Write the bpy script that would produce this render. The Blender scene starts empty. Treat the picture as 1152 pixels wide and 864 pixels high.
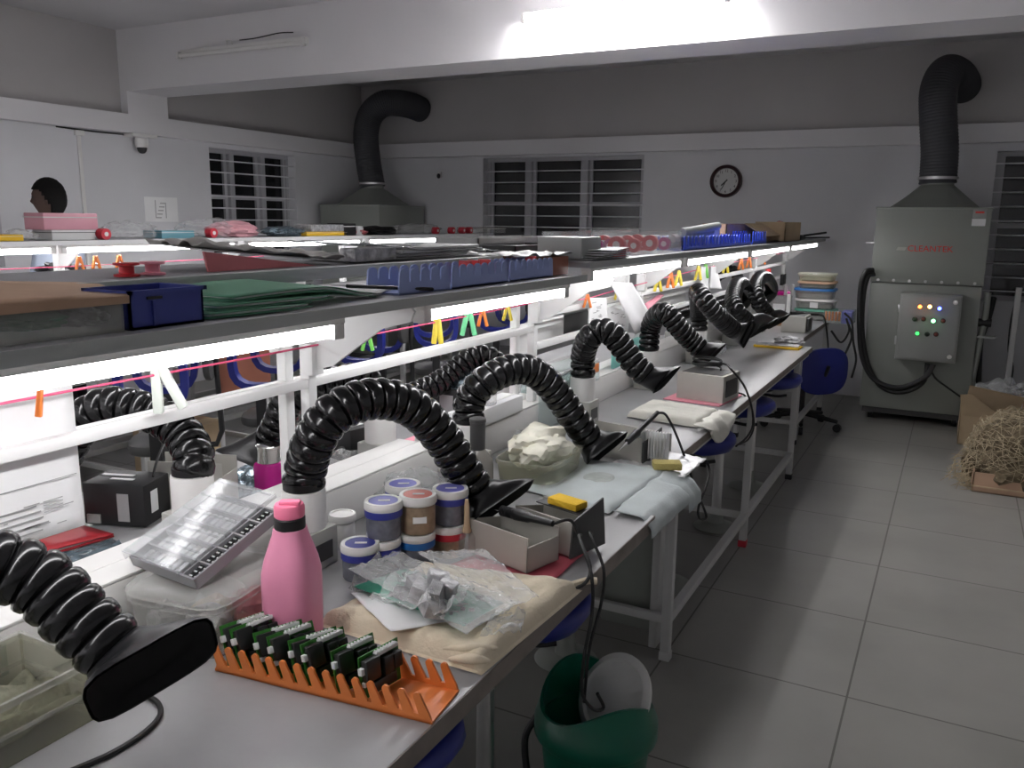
import bpy, bmesh, math, random
from mathutils import Vector, Matrix, Euler, noise
random.seed(7)
C = bpy.context.scene.collection
PI = math.pi
V = Vector
# ------------------------------------------------------------------ camera model
F_PX, PITCH, ROLL, YAW, CAM_Z = 947.54, 0.193197, 0.0131778, 0.481259, 1.5
def _axes():
    cy, sy = math.cos(YAW), math.sin(YAW)
    f = V((-sy, cy, 0)); rt = V((cy, sy, 0)); up = V((0, 0, 1))
    f2 = f*math.cos(PITCH) - up*math.sin(PITCH); u2 = up*math.cos(PITCH) + f*math.sin(PITCH)
    return rt*math.cos(ROLL) + u2*math.sin(ROLL), u2*math.cos(ROLL) - rt*math.sin(ROLL), f2
AX, AY, AZ = _axes()
CAM = V((0, 0, CAM_Z))
def at(px, py, x=None, y=None, z=None):
    """the point of a real plane (x, y or z given, metres) seen at a pixel of the 1152x864 photograph"""
    d = AX*(px-576)/F_PX - AY*(py-432)/F_PX + AZ
    t = x/d.x if x is not None else (y/d.y if y is not None else (z-CAM_Z)/d.z)
    return CAM + d*t

# ------------------------------------------------------------------ materials
def mat(name, col, rough=.5, metal=0., var=0., vscale=8., bump=0., bscale=40., emit=None, estr=0., spec=.5, trans=0., sheen=0.):
    m = bpy.data.materials.new(name); m.use_nodes = True
    nt = m.node_tree; b = nt.nodes['Principled BSDF']
    b.inputs['Base Color'].default_value = (*col, 1); b.inputs['Roughness'].default_value = rough
    b.inputs['Metallic'].default_value = metal; b.inputs['Specular IOR Level'].default_value = spec
    if trans: b.inputs['Transmission Weight'].default_value = trans
    if sheen: b.inputs['Sheen Weight'].default_value = sheen
    if emit: b.inputs['Emission Color'].default_value = (*emit, 1); b.inputs['Emission Strength'].default_value = estr
    if var or bump:
        tc = nt.nodes.new('ShaderNodeTexCoord')
    if var:
        n = nt.nodes.new('ShaderNodeTexNoise'); n.inputs['Scale'].default_value = vscale; n.inputs['Detail'].default_value = 5
        nt.links.new(tc.outputs['Object'], n.inputs['Vector'])
        r = nt.nodes.new('ShaderNodeMapRange'); r.inputs['From Min'].default_value = .3; r.inputs['From Max'].default_value = .7
        r.inputs['To Min'].default_value = 1-var; r.inputs['To Max'].default_value = 1+var
        nt.links.new(n.outputs['Fac'], r.inputs['Value'])
        mx = nt.nodes.new('ShaderNodeVectorMath'); mx.operation = 'SCALE'; mx.inputs[0].default_value = col
        nt.links.new(r.outputs['Result'], mx.inputs['Scale']); nt.links.new(mx.outputs[0], b.inputs['Base Color'])
    if bump:
        n = nt.nodes.new('ShaderNodeTexNoise'); n.inputs['Scale'].default_value = bscale; n.inputs['Detail'].default_value = 4
        nt.links.new(tc.outputs['Object'], n.inputs['Vector'])
        bp = nt.nodes.new('ShaderNodeBump'); bp.inputs['Strength'].default_value = bump; bp.inputs['Distance'].default_value = .01
        nt.links.new(n.outputs['Fac'], bp.inputs['Height']); nt.links.new(bp.outputs[0], b.inputs['Normal'])
    return m

def clear(name, tint=(.9, .92, .92), fac=.25, rough=.12, body=None, bump=0., bscale=30.):
    """thin clear plastic: see-through with a milky, glossy skin"""
    m = bpy.data.materials.new(name); m.use_nodes = True
    nt = m.node_tree; b = nt.nodes['Principled BSDF']; out = nt.nodes['Material Output']
    b.inputs['Base Color'].default_value = (*(body or tint), 1); b.inputs['Roughness'].default_value = rough
    t = nt.nodes.new('ShaderNodeBsdfTransparent'); t.inputs['Color'].default_value = (*tint, 1)
    lw = nt.nodes.new('ShaderNodeLayerWeight'); lw.inputs['Blend'].default_value = .35
    r = nt.nodes.new('ShaderNodeMapRange'); r.inputs['To Min'].default_value = fac; r.inputs['To Max'].default_value = min(1, fac+.28)
    nt.links.new(lw.outputs['Facing'], r.inputs['Value'])
    mx = nt.nodes.new('ShaderNodeMixShader')
    nt.links.new(r.outputs['Result'], mx.inputs['Fac']); nt.links.new(t.outputs[0], mx.inputs[1]); nt.links.new(b.outputs[0], mx.inputs[2])
    nt.links.new(mx.outputs[0], out.inputs['Surface'])
    if bump:
        tc = nt.nodes.new('ShaderNodeTexCoord'); n = nt.nodes.new('ShaderNodeTexNoise'); n.inputs['Scale'].default_value = bscale
        nt.links.new(tc.outputs['Object'], n.inputs['Vector'])
        bp = nt.nodes.new('ShaderNodeBump'); bp.inputs['Strength'].default_value = bump; bp.inputs['Distance'].default_value = .02
        nt.links.new(n.outputs['Fac'], bp.inputs['Height'])
        nt.links.new(bp.outputs[0], b.inputs['Normal'])
    return m

M = {
 'wall': mat('wall_paint', (.66, .66, .68), .75, var=.05, vscale=1.5, bump=.05, bscale=60),
 'ceil': mat('ceiling_paint', (.66, .65, .66), .8, var=.04, vscale=1.2),
 'beam': mat('beam_paint', (.72, .71, .72), .7, var=.03, vscale=1.5),
 'table': mat('table_laminate', (.33, .33, .335), .32, var=.10, vscale=5, bump=.02, bscale=90),
 'tedge': mat('table_edge_band', (.20, .17, .15), .55, var=.15, vscale=20),
 'white_metal': mat('white_powder_coat', (.78, .78, .77), .4),
 'frame_grey': mat('grey_powder_coat', (.55, .55, .54), .45),
 'shelf': mat('shelf_laminate', (.36, .36, .38), .4, var=.06, vscale=6),
 'shelf_grey': mat('shelf_edge_grey', (.42, .44, .43), .45),
 'duct_white': mat('white_pvc', (.74, .73, .71), .45, var=.04, vscale=4),
 'pipe': mat('pipe_pvc', (.76, .75, .73), .35),
 'arm_grey': mat('arm_base_grey', (.40, .40, .37), .45),
 'hose': mat('hose_black', (.004, .004, .0045), .2, spec=.5),
 'hood': mat('hood_black', (.007, .007, .008), .36, spec=.4),
 'hood_mouth': mat('hood_mouth_black', (.006, .006, .006), .7, spec=.2),
 'black': mat('black_plastic', (.012, .012, .013), .45),
 'cable': mat('cable_rubber', (.012, .012, .012), .5),
 'steel': mat('steel', (.6, .6, .6), .3, metal=.9),
 'station': mat('station_beige', (.46, .45, .41), .5, var=.04, vscale=10),
 'station_dark': mat('station_dark', (.06, .06, .06), .5),
 'duct': mat('duct_rubber', (.045, .046, .052), .55, bump=.1, bscale=15),
 'unit': mat('unit_grey_green', (.26, .275, .25), .42, var=.03, vscale=3),
 'unit2': mat('unit_control_grey', (.31, .32, .305), .42),
 'glassdark': mat('night_glass', (.012, .012, .014), .12),
 'alu': mat('window_aluminium', (.42, .42, .44), .4),
 'bar': mat('window_bar', (.68, .68, .70), .4),
 'lamp_body': mat('lamp_housing', (.75, .74, .72), .4),
 'blue': mat('blue_seat', (.012, .02, .20), .4),
 'blue_box': mat('blue_box', (.035, .05, .27), .4),
 'blue_rack': mat('blue_rack', (.32, .39, .68), .4),
 'blue_bright': mat('blue_bright', (.03, .08, .65), .35),
 'green_bin': mat('green_bin', (.0, .105, .06), .35),
 'bin_white': mat('bin_lid_white', (.62, .62, .60), .4, var=.05, vscale=10),
 'orange': mat('orange_plastic', (.72, .21, .05), .38),
 'pcb': mat('pcb_green', (.03, .17, .02), .4, var=.35, vscale=90),
 'pcb_teal': mat('pcb_teal', (.03, .25, .16), .35, var=.2, vscale=60),
 'chip': mat('chip_black', (.010, .011, .011), .35),
 'chip_lbl': mat('chip_label', (.62, .63, .62), .5),
 'pink': mat('pink_bottle', (.90, .33, .50), .35, var=.03, vscale=20),
 'pink_cap': mat('pink_cap', (.92, .22, .36), .32),
 'magenta': mat('magenta_flask', (.42, .01, .20), .25),
 'chrome': mat('chrome', (.75, .74, .72), .15, metal=1.),
 'cream': mat('cream_cloth', (.72, .63, .47), .9, var=.06, vscale=12, bump=.2, bscale=150, sheen=.2),
 'greycloth': mat('blue_grey_cloth', (.50, .55, .55), .9, var=.12, vscale=7, bump=.15, bscale=140),
 'padcloth': mat('pale_pad_cloth', (.70, .69, .62), .9, var=.08, vscale=8, bump=.15, bscale=140),
 'wax': mat('cotton_wax', (.80, .78, .66), .6, var=.08, vscale=20, bump=.2, bscale=40),
 'paper': mat('paper', (.82, .82, .82), .7, var=.02, vscale=10),
 'ink': mat('ink', (.05, .05, .05), .7),
 'inkgrey': mat('ink_grey', (.35, .35, .35), .7),
 'red_mat': mat('red_bag', (.60, .11, .15), .4, var=.15, vscale=20),
 'red': mat('red_plastic', (.60, .02, .03), .4),
 'redfold': mat('red_folder', (.42, .02, .03), .45),
 'pinkmat': mat('pink_mat', (.85, .32, .40), .5),
 'yellow': mat('yellow_sponge', (.80, .50, .03), .9, bump=.4, bscale=120),
 'sponge': mat('tan_sponge', (.48, .40, .14), .95, bump=.5, bscale=120),
 'cardboard': mat('cardboard', (.47, .31, .21), .85, var=.08, vscale=9),
 'cardlight': mat('cardboard_pale', (.55, .42, .27), .85, var=.06, vscale=9),
 'straw': mat('straw', (.40, .33, .22), .8, var=.3, vscale=30),
 'green_file': mat('green_file', (.09, .28, .17), .45, var=.1, vscale=8),
 'jar': mat('jar_smoky', (.16, .17, .20), .25, var=.2, vscale=60),
 'jar_brown': mat('jar_paste_brown', (.33, .24, .16), .35, var=.25, vscale=50),
 'jar_white': mat('jar_white', (.80, .79, .77), .4),
 'lid_blue': mat('lid_blue', (.04, .05, .30), .4),
 'lid_purple': mat('lid_violet_blue', (.16, .16, .55), .45),
 'lid_red': mat('lid_red', (.62, .16, .13), .45),
 'band_blue': mat('band_bright_blue', (.02, .16, .48), .4),
 'band_red': mat('band_red', (.55, .03, .05), .4),
 'amber_glass': mat('grey_glass', (.20, .19, .17), .12, var=.05, vscale=6),
 'esd': mat('esd_bag', (.20, .26, .30), .25, metal=.6, var=.5, vscale=25, bump=.8, bscale=22),
 'foil': mat('foil_sheet', (.75, .75, .76), .35, metal=.2, var=.1, vscale=14, bump=.6, bscale=35),
 'crinkle': mat('crinkled_grey', (.45, .45, .46), .3, metal=.3, var=.4, vscale=40, bump=.8, bscale=60),
 'greysheet': mat('grey_sheets', (.40, .40, .39), .5, var=.2, vscale=6, bump=.2, bscale=15),
 'redsheet': mat('red_board', (.50, .13, .14), .45),
 'brown': mat('brown_partition', (.30, .11, .07), .6, var=.08, vscale=4),
 'skin': mat('skin', (.06, .032, .023), .6),
 'hair': mat('hair_black', (.004, .0035, .0035), .8, bump=.4, bscale=90, spec=.15),
 'shirt': mat('shirt_blue_grey', (.30, .34, .42), .85, var=.05, vscale=8),
 'trousers': mat('trousers_dark', (.03, .03, .04), .85),
 'string': mat('pink_string', (.80, .10, .22), .6),
 'peg_white': mat('peg_pale', (.80, .85, .78), .4), 'peg_green': mat('peg_green', (.25, .75, .15), .4),
 'peg_mint': mat('peg_mint', (.20, .72, .35), .4),
 'peg_orange': mat('peg_orange', (.85, .24, .05), .4), 'peg_yellow': mat('peg_yellow', (.85, .68, .08), .4),
 'clk': mat('clock_rim', (.03, .008, .010), .3), 'clkface': mat('clock_face', (.62, .62, .60), .5),
 'logo': mat('logo_red', (.70, .03, .02), .5),
 'clear': clear('clear_plastic', (.96, .97, .97), .06),
 'milky': clear('milky_plastic', (.95, .95, .94), .17, .22, (.78, .78, .75)),
 'milky_warm': clear('milky_warm_plastic', (.90, .90, .83), .20, .22, (.58, .58, .50)),
 'film': clear('plastic_film', (.97, .975, .975), .13, .10, (.92, .93, .93), bump=.9, bscale=35),
 'filmgrey': clear('plastic_film_grey', (.86, .87, .87), .22, .16, (.55, .56, .56), bump=.9, bscale=22),
 'acrylic': clear('acrylic_sheet', (.95, .98, .975), .07, .08, (.70, .76, .76)),
 'lid_clear': clear('organiser_lid', (.95, .955, .96), .10, .10, (.80, .81, .82)),
 'zip': mat('tray_grey', (.28, .28, .29), .4),
 'dirt': mat('dry_scraps', (.27, .27, .20), .9, var=.5, vscale=40, bump=.8, bscale=40),
 'seal': mat('led_off_red', (.22, .05, .04), .5), 'ledgreen_off': mat('led_off_green', (.05, .11, .05), .5),
}
def led(name, col, s): return mat(name, col, .4, emit=col, estr=s)
M['led_orange'] = led('led_orange', (1., .16, .03), 3.2); M['led_amber'] = led('led_amber', (1., .45, .10), 4.5)
M['led_blue'] = led('led_blue', (.05, .07, 1.), 5); M['led_green'] = led('led_green', (.15, 1., .25), 4.5); M['led_green2'] = led('led_green_dim', (.04, .8, .1), 1.1)
M['led_red'] = led('led_display_red', (1., .05, .05), 1.6)
def tube_mat(name, s, col=(1., .985, 1.)):
    m = bpy.data.materials.new(name); m.use_nodes = True; nt = m.node_tree
    nt.nodes.remove(nt.nodes['Principled BSDF']); e = nt.nodes.new('ShaderNodeEmission')
    e.inputs['Color'].default_value = (*col, 1); e.inputs['Strength'].default_value = s
    nt.links.new(e.outputs[0], nt.nodes['Material Output'].inputs['Surface']); return m
M['tube'] = tube_mat('bench_tube_glow', 9.); M['tube_ceiling'] = tube_mat('ceiling_tube_glow', 145.)

def floor_mat():
    m = bpy.data.materials.new('floor_tiles'); m.use_nodes = True; nt = m.node_tree; b = nt.nodes['Principled BSDF']
    tc = nt.nodes.new('ShaderNodeTexCoord'); mp = nt.nodes.new('ShaderNodeMapping')
    mp.inputs['Location'].default_value = (.177, -.303, 0)
    nt.links.new(tc.outputs['Object'], mp.inputs['Vector'])
    br = nt.nodes.new('ShaderNodeTexBrick'); br.offset = 0; br.inputs['Scale'].default_value = 1
    br.inputs['Brick Width'].default_value = .6; br.inputs['Row Height'].default_value = .6
    br.inputs['Mortar Size'].default_value = .0035; br.inputs['Mortar Smooth'].default_value = .1
    br.inputs['Color1'].default_value = (.265, .26, .24, 1); br.inputs['Color2'].default_value = (.28, .275, .255, 1); br.inputs['Mortar'].default_value = (.10, .095, .085, 1)
    nt.links.new(mp.outputs[0], br.inputs['Vector'])
    n = nt.nodes.new('ShaderNodeTexNoise'); n.inputs['Scale'].default_value = 2.2; n.inputs['Detail'].default_value = 6
    nt.links.new(tc.outputs['Object'], n.inputs['Vector'])
    r = nt.nodes.new('ShaderNodeMapRange'); r.inputs['From Min'].default_value = .35; r.inputs['From Max'].default_value = .7; r.inputs['To Min'].default_value = 1.04; r.inputs['To Max'].default_value = .86
    nt.links.new(n.outputs['Fac'], r.inputs['Value'])
    mx = nt.nodes.new('ShaderNodeVectorMath'); mx.operation = 'SCALE'
    nt.links.new(br.outputs['Color'], mx.inputs[0]); nt.links.new(r.outputs['Result'], mx.inputs['Scale'])
    nt.links.new(mx.outputs[0], b.inputs['Base Color']); b.inputs['Roughness'].default_value = .35
    return m
M['floor'] = floor_mat()
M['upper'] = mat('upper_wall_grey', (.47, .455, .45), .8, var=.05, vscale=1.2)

# ------------------------------------------------------------------ mesh builder
def frame_for(t):
    t = t.normalized(); a = V((0, 0, 1)) if abs(t.z) < .9 else V((1, 0, 0))
    u = t.cross(a).normalized(); return u, t.cross(u).normalized()
def spline(pts, n=8):
    pts = [V(p) for p in pts]; out = []
    P = [pts[0]*2-pts[1]] + pts + [pts[-1]*2-pts[-2]]
    for i in range(1, len(P)-2):
        for k in range(n):
            t = k/n; a, b, c, d = P[i-1], P[i], P[i+1], P[i+2]
            out.append(.5*((2*b)+(c-a)*t+(2*a-5*b+4*c-d)*t*t+(3*b-a-3*c+d)*t**3))
    out.append(pts[-1]); return out
class MB:
    def __init__(s): s.bm = bmesh.new()
    def ring(s, pts): return [s.bm.verts.new(p) for p in pts]
    def skin(s, a, b):
        n = len(a)
        for i in range(n):
            try: s.bm.faces.new((a[i], a[(i+1) % n], b[(i+1) % n], b[i]))
            except ValueError: pass
    def loft(s, rings, cap0=True, cap1=True):
        R = [s.ring(r) for r in rings]
        for a, b in zip(R, R[1:]): s.skin(a, b)
        if cap0: s.bm.faces.new(R[0][::-1])
        if cap1: s.bm.faces.new(R[-1])
        return s
    def bx(s, x0, x1, y0, y1, z0, z1, bev=0., yaw=0., tilt=0., pivot=None, roll=0.):
        c = V(((x0+x1)/2, (y0+y1)/2, (z0+z1)/2))
        return s.box(c, (x1-x0, y1-y0, z1-z0), bev, yaw, tilt, roll, pivot)
    def box(s, c, size, bev=0., yaw=0., tilt=0., roll=0., pivot=None):
        R = Euler((tilt, roll, yaw)).to_matrix().to_4x4(); c = V(c)
        p = V(pivot) if pivot is not None else c
        T = Matrix.Translation(p) @ R @ Matrix.Translation(c-p) @ Matrix.Diagonal((*[abs(q) for q in size], 1))
        g = bmesh.ops.create_cube(s.bm, size=1, matrix=T)
        if bev: bmesh.ops.bevel(s.bm, geom=list({e for v in g['verts'] for e in v.link_edges}), offset=bev, segments=2, affect='EDGES', profile=.5)
        return s
    def cyl(s, p0, p1, r0, r1=None, seg=16, cap=True):
        p0, p1 = V(p0), V(p1); r1 = r0 if r1 is None else r1; u, w = frame_for(p1-p0)
        rg = lambda p, r: [p+(u*math.cos(2*PI*i/seg)+w*math.sin(2*PI*i/seg))*r for i in range(seg)]
        return s.loft([rg(p0, r0), rg(p1, r1)], cap, cap)
    def sweep(s, pts, radii, seg=10, cap=True):
        pts = [V(p) for p in pts]; n = len(pts); t0 = (pts[1]-pts[0]).normalized(); u, _ = frame_for(t0); R = []
        for i, p in enumerate(pts):
            t = (pts[min(i+1, n-1)]-pts[max(i-1, 0)]).normalized()
            u = (u-t*u.dot(t)).normalized(); w = t.cross(u); r = radii[i] if isinstance(radii, list) else radii
            R.append([p+(u*math.cos(2*PI*k/seg)+w*math.sin(2*PI*k/seg))*r for k in range(seg)])
        return s.loft(R, cap, cap)
    def tube(s, pts, r, seg=8, n=8): return s.sweep(spline(pts, n) if n > 1 else pts, r, seg)
    def lathe(s, prof, c=(0, 0, 0), seg=24, sq=2., yaw=0., cap=True):
        c = V(c); R = []
        for r, z in prof:
            L = []
            for i in range(seg):
                a = 2*PI*i/seg; ca, sa = math.cos(a), math.sin(a)
                k = (abs(ca)**sq+abs(sa)**sq)**(-1/sq)
                x, y = r*k*ca, r*k*sa
                L.append(c+V((x*math.cos(yaw)-y*math.sin(yaw), x*math.sin(yaw)+y*math.cos(yaw), z)))
            R.append(L)
        return s.loft(R, cap, cap)
    def prism(s, o, u, v, poly, w):
        o, u, v, w = V(o), V(u), V(v), V(w)
        return s.loft([[o+u*a+v*b for a, b in poly], [o+u*a+v*b+w for a, b in poly]])
    def sheet(s, fn, nu, nv):
        g = [[s.bm.verts.new(fn(i/nu, j/nv)) for j in range(nv+1)] for i in range(nu+1)]
        for i in range(nu):
            for j in range(nv): s.bm.faces.new((g[i][j], g[i+1][j], g[i+1][j+1], g[i][j+1]))
        return s
    def ball(s, c, r, sub=2, amp=0., fq=6., seed=0, floor=None):
        c = V(c); r = V(r) if not isinstance(r, (int, float)) else V((r, r, r))
        g = bmesh.ops.create_icosphere(s.bm, subdivisions=sub, radius=1)
        for v in g['verts']:
            d = v.co.copy(); k = 1+amp*(noise.noise(d*fq*.5+V((seed*3.1, seed, 0)))+.6*noise.noise(d*fq+V((seed, 0, seed*1.7))))
            v.co = V((c.x+d.x*r.x*k, c.y+d.y*r.y*k, c.z+d.z*r.z*k))
            if floor is not None and v.co.z < floor: v.co.z = floor
        return s
    def text(s, txt, size, o, u, v, depth=.0008, align='LEFT'):
        cu = bpy.data.curves.new('lettering', 'FONT'); cu.body = txt; cu.size = size; cu.extrude = depth; cu.align_x = align; cu.resolution_u = 2
        ob = bpy.data.objects.new('lettering', cu); C.objects.link(ob)
        bpy.context.view_layer.update()
        me = bpy.data.meshes.new_from_object(ob.evaluated_get(bpy.context.evaluated_depsgraph_get()))
        o, u, v = V(o), V(u).normalized(), V(v).normalized(); w = u.cross(v)
        for q in me.vertices: q.co = o+u*q.co.x+v*q.co.y+w*q.co.z
        s.bm.from_mesh(me); bpy.data.objects.remove(ob); bpy.data.curves.remove(cu); bpy.data.meshes.remove(me)
        return s
    def rect(s, o, u, v, a0, a1, b0, b1, w, d=.0006):
        """thin printed or stuck-on patch on a plane with axes u, v and normal w"""
        return s.prism(V(o), u, v, [(a0, b0), (a1, b0), (a1, b1), (a0, b1)], V(w)*d)
    def build(s, name, m, parent=None, solid=0., sub=0, angle=35, local=False, smooth=True):
        bm = s.bm; bmesh.ops.remove_doubles(bm, verts=bm.verts, dist=1e-6) if len(bm.verts) < 60000 else None
        bmesh.ops.recalc_face_normals(bm, faces=bm.faces)
        me = bpy.data.meshes.new(name); o = bpy.data.objects.new(name, me)
        org = V((0, 0, 0))
        if parent is not None:
            if not local: org = ORG[parent.name]
        elif not local:
            xs = [v.co for v in bm.verts]
            org = V(((min(p.x for p in xs)+max(p.x for p in xs))/2, (min(p.y for p in xs)+max(p.y for p in xs))/2, min(p.z for p in xs)))
        if org.length: bmesh.ops.translate(bm, verts=bm.verts, vec=-org)
        bm.to_mesh(me); bm.free()
        if smooth:
            me.shade_smooth(); me.set_sharp_from_angle(angle=math.radians(angle))
        me.materials.append(M[m] if isinstance(m, str) else m); C.objects.link(o)
        if parent is not None: o.parent = parent
        else: o.location = org
        ORG[o.name] = org
        if solid: d = o.modifiers.new('thickness', 'SOLIDIFY'); d.thickness = solid; d.offset = 0
        if sub: d = o.modifiers.new('smooth', 'SUBSURF'); d.levels = d.render_levels = sub
        return o
ORG = {}
def tag(o, label, cat, group=None):
    o['label'] = label; o['category'] = cat
    if group: o['group'] = group
    return o
def thing(name, label, cat, loc=(0, 0, 0), group=None):
    o = bpy.data.objects.new(name, None); C.objects.link(o); o.location = loc; ORG[o.name] = V(loc); o.empty_display_size = .05
    return tag(o, label, cat, group)
def struct(o): o['kind'] = 'structure'; return o
def copy_tree(o, loc=None, yaw=None, label=None, parent=None):
    c = o.copy(); C.objects.link(c)
    if parent is not None: c.parent = parent
    for ch in list(o.children): copy_tree(ch, parent=c)
    if loc is not None: c.location = loc
    if yaw is not None: c.rotation_euler = (0, 0, yaw)
    if label: c['label'] = label
    return c
def drape(fn, nu, nv, amp, fq, seed=0, edge=None):
    """a height-perturbed sheet: fn(u,v)->Vector"""
    def g(u, v):
        p = fn(u, v); k = noise.noise(V((u*fq+seed*7.3, v*fq, seed)))+.5*noise.noise(V((u*fq*2.3, v*fq*2.3+seed*3, seed+5)))
        return p+V((0, 0, abs(k)*amp))
    return g
def lerp(a, b, t): return V(a)*(1-t)+V(b)*t
def quad(a, b, c, d):
    a, b, c, d = V(a), V(b), V(c), V(d)
    return lambda u, v: (a*(1-u)+b*u)*(1-v)+(d*(1-u)+c*u)*v
XV, YV, ZV = V((1, 0, 0)), V((0, 1, 0)), V((0, 0, 1))
# ================================================================== THE ROOM
XL, XR, YB, YF, ZC = -6.07, 2.7, 7.9, -2.6, 2.92
o = struct(MB().bx(XL-.3, XR+.3, YF-.3, YB+.3, -.1, 0).build('floor', 'floor', local=True))
struct(MB().bx(XL-.3, XR+.3, YF-.3, YB+.3, ZC, ZC+.1).build('ceiling', 'ceil', local=True))
def wall_with_openings(name, axis, pos, thick, a0, a1, holes, z1):
    """a wall along an axis, split round its window openings (a0, a1, z0, z1)"""
    m = MB()
    def seg(a, b, z0, z1):
        if b-a < 1e-4 or z1-z0 < 1e-4: return
        if axis == 'y': m.bx(min(pos, pos+thick), max(pos, pos+thick), a, b, z0, z1)
        else: m.bx(a, b, min(pos, pos+thick), max(pos, pos+thick), z0, z1)
    cur = a0
    for h in sorted(holes):
        seg(cur, h[0], 0, z1); seg(h[0], h[1], 0, h[2]); seg(h[0], h[1], h[3], z1); cur = h[1]
    seg(cur, a1, 0, z1)
    return struct(m.build(name, 'wall', local=True, smooth=False))
W_LEFT = [(2.45, 3.72, 1.12, 2.12), (5.67, 6.80, 1.12, 2.10)]
W_BACK = [(-4.50, -2.74, 1.12, 2.12), (.19, 1.75, .90, 2.08)]
wall_with_openings('wall_left', 'y', XL, -.22, YF-.3, YB+.22, W_LEFT, ZC)
wall_with_openings('wall_back', 'x', YB, .22, XL, XR, W_BACK, ZC)
wall_with_openings('wall_right', 'y', XR, .22, YF-.3, YB+.22, [], ZC)
wall_with_openings('wall_front', 'x', YF, -.22, XL, XR, [], ZC)
# lintel bands that run round the room below the upper wall
struct(MB().bx(XL, XL+.10, YF, YB, 2.14, 2.285).build('trim_1', 'beam', local=True))
struct(MB().bx(XL+.10, XR, YB-.10, YB, 2.14, 2.285).build('trim_2', 'beam', local=True))
# the grey painted wall above the lintel bands
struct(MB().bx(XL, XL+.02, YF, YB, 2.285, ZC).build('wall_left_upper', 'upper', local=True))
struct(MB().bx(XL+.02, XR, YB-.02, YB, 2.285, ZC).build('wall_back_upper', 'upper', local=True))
# concrete cross beam with its column stub on the left lintel
struct(MB().bx(XL+.02, XR, 4.77, 5.16, 2.458, ZC).build('ceiling_beam', 'beam', local=True))
struct(MB().bx(XL+.02, XL+.098, 4.77, 5.16, 2.285, 2.458).build('column', 'beam', local=True))
# a second beam of the same ceiling behind the camera
struct(MB().bx(XL+.02, XR, -.3, .05, 2.458, ZC).build('ceiling_beam', 'beam', local=True))

def window(n, axis, pos, a0, a1, z0, z1, fracs, bars, rail_z):
    """aluminium sliding window set back in its opening, dark night glass, white security bars in front"""
    root = bpy.data.objects.new('window_%d' % n, None); C.objects.link(root); struct(root); ORG[root.name] = V((0, 0, 0))
    def bxx(m, a, b, d0, d1, za, zb, bev=0):
        if axis == 'y': m.bx(pos-d1, pos-d0, a, b, za, zb, bev)
        else: m.bx(a, b, pos+d0, pos+d1, za, zb, bev)
    m = MB(); t = .035
    bxx(m, a0, a1, .10, .15, z0, z0+t); bxx(m, a0, a1, .10, .15, z1-t, z1)
    bxx(m, a0, a0+t, .101, .149, z0, z1); bxx(m, a1-t, a1, .101, .149, z0, z1)
    struct(m.build('window_frame', 'alu', root))
    edges = [0]+list(fracs)+[1]
    for f in fracs:
        m = MB(); c = a0+(a1-a0)*f; bxx(m, c-.03, c+.03, .075, .135, z0+t, z1-t, .004); struct(m.build('mullion', 'alu', root))
    for i in range(len(edges)-1):
        m = MB(); a, b = a0+(a1-a0)*edges[i]+.03, a0+(a1-a0)*edges[i+1]-.03
        bxx(m, a, a+.035, .115, .14, z0+t, z1-t); bxx(m, b-.035, b, .115, .14, z0+t, z1-t)
        bxx(m, a, b, .116, .139, rail_z-.02, rail_z+.02)
        struct(m.build('window_sash', 'alu', root))
        m = MB(); bxx(m, a, b, .142, .148, z0+.01, z1-.01); struct(m.build('window_pane', 'glassdark', root))
    for i, z in enumerate(bars):
        m = MB()
        if axis == 'y': m.cyl((pos-.03, a0, z), (pos-.03, a1, z), .006, seg=8)
        else: m.cyl((a0, pos+.03, z), (a1, pos+.03, z), .006, seg=8)
        struct(m.build('security_bar', 'bar', root))
    return root
bz = [1.985-.112*i for i in range(8)]
window(1, 'y', XL, *W_LEFT[0], (.5,), bz, 1.62)
w2 = window(2, 'y', XL, *W_LEFT[1], (.30, .66), [1.995-.107*i for i in range(8)], 1.67)
w3 = window(3, 'x', YB, *W_BACK[0], (.285, .64), bz, 1.66)
window(4, 'x', YB, *W_BACK[1], (.5,), [1.985-.112*i for i in range(10)], 1.50)
# casement stay arms hanging on the left window
for (y0, z0, y1, z1) in ((6.05, 1.345, 6.27, 1.335), (6.42, 1.35, 6.60, 1.25)):
    struct(MB().cyl((XL-.055, y0, z0), (XL-.055, y1, z1), .008, seg=6).build('window_stay', 'bar', w2))

# ------------------------------------------------------------------ things on the walls
def ceiling_tube(x0, x1, y, z, lit, label):
    t = thing('ceiling_tube_light', label, 'tube light', ((x0+x1)/2, y, z), None)
    MB().bx(x0, x1, y+.012, y+.088 if y > 4.67 and lit else y+.05, z-.012, z+.03, .004).build('housing', 'lamp_body', t)
    MB().cyl((x0+.02, y, z-.012), (x1-.02, y, z-.012), .016, seg=16).build('tube', 'tube_ceiling' if lit else 'lamp_body', t)
    for x in (x0, x1-.025): MB().bx(x, x+.025, y-.02, y+.02, z-.034, z+.012, .003).build('end_cap', 'lamp_body', t)
    return t
ceiling_tube(-2.41, -1.195, 4.68, 2.662, True, 'lit ceiling tube lamp on the front of the concrete beam')
d = ceiling_tube(-5.32, -4.10, 4.72, 2.678, False, 'unlit white tube lamp fitting on the concrete beam, wires loose above')
MB().tube([(-4.86, 4.76, 2.70), (-4.84, 4.745, 2.745), (-4.79, 4.745, 2.73), (-4.80, 4.745, 2.705)], .006, 6).build('loose_wire', 'lamp_body', d)
MB().tube([(-4.72, 4.75, 2.735), (-4.55, 4.745, 2.735), (-4.35, 4.745, 2.75), (-4.22, 4.75, 2.745)], .004, 6).build('loose_wire', 'cable', d)
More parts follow.
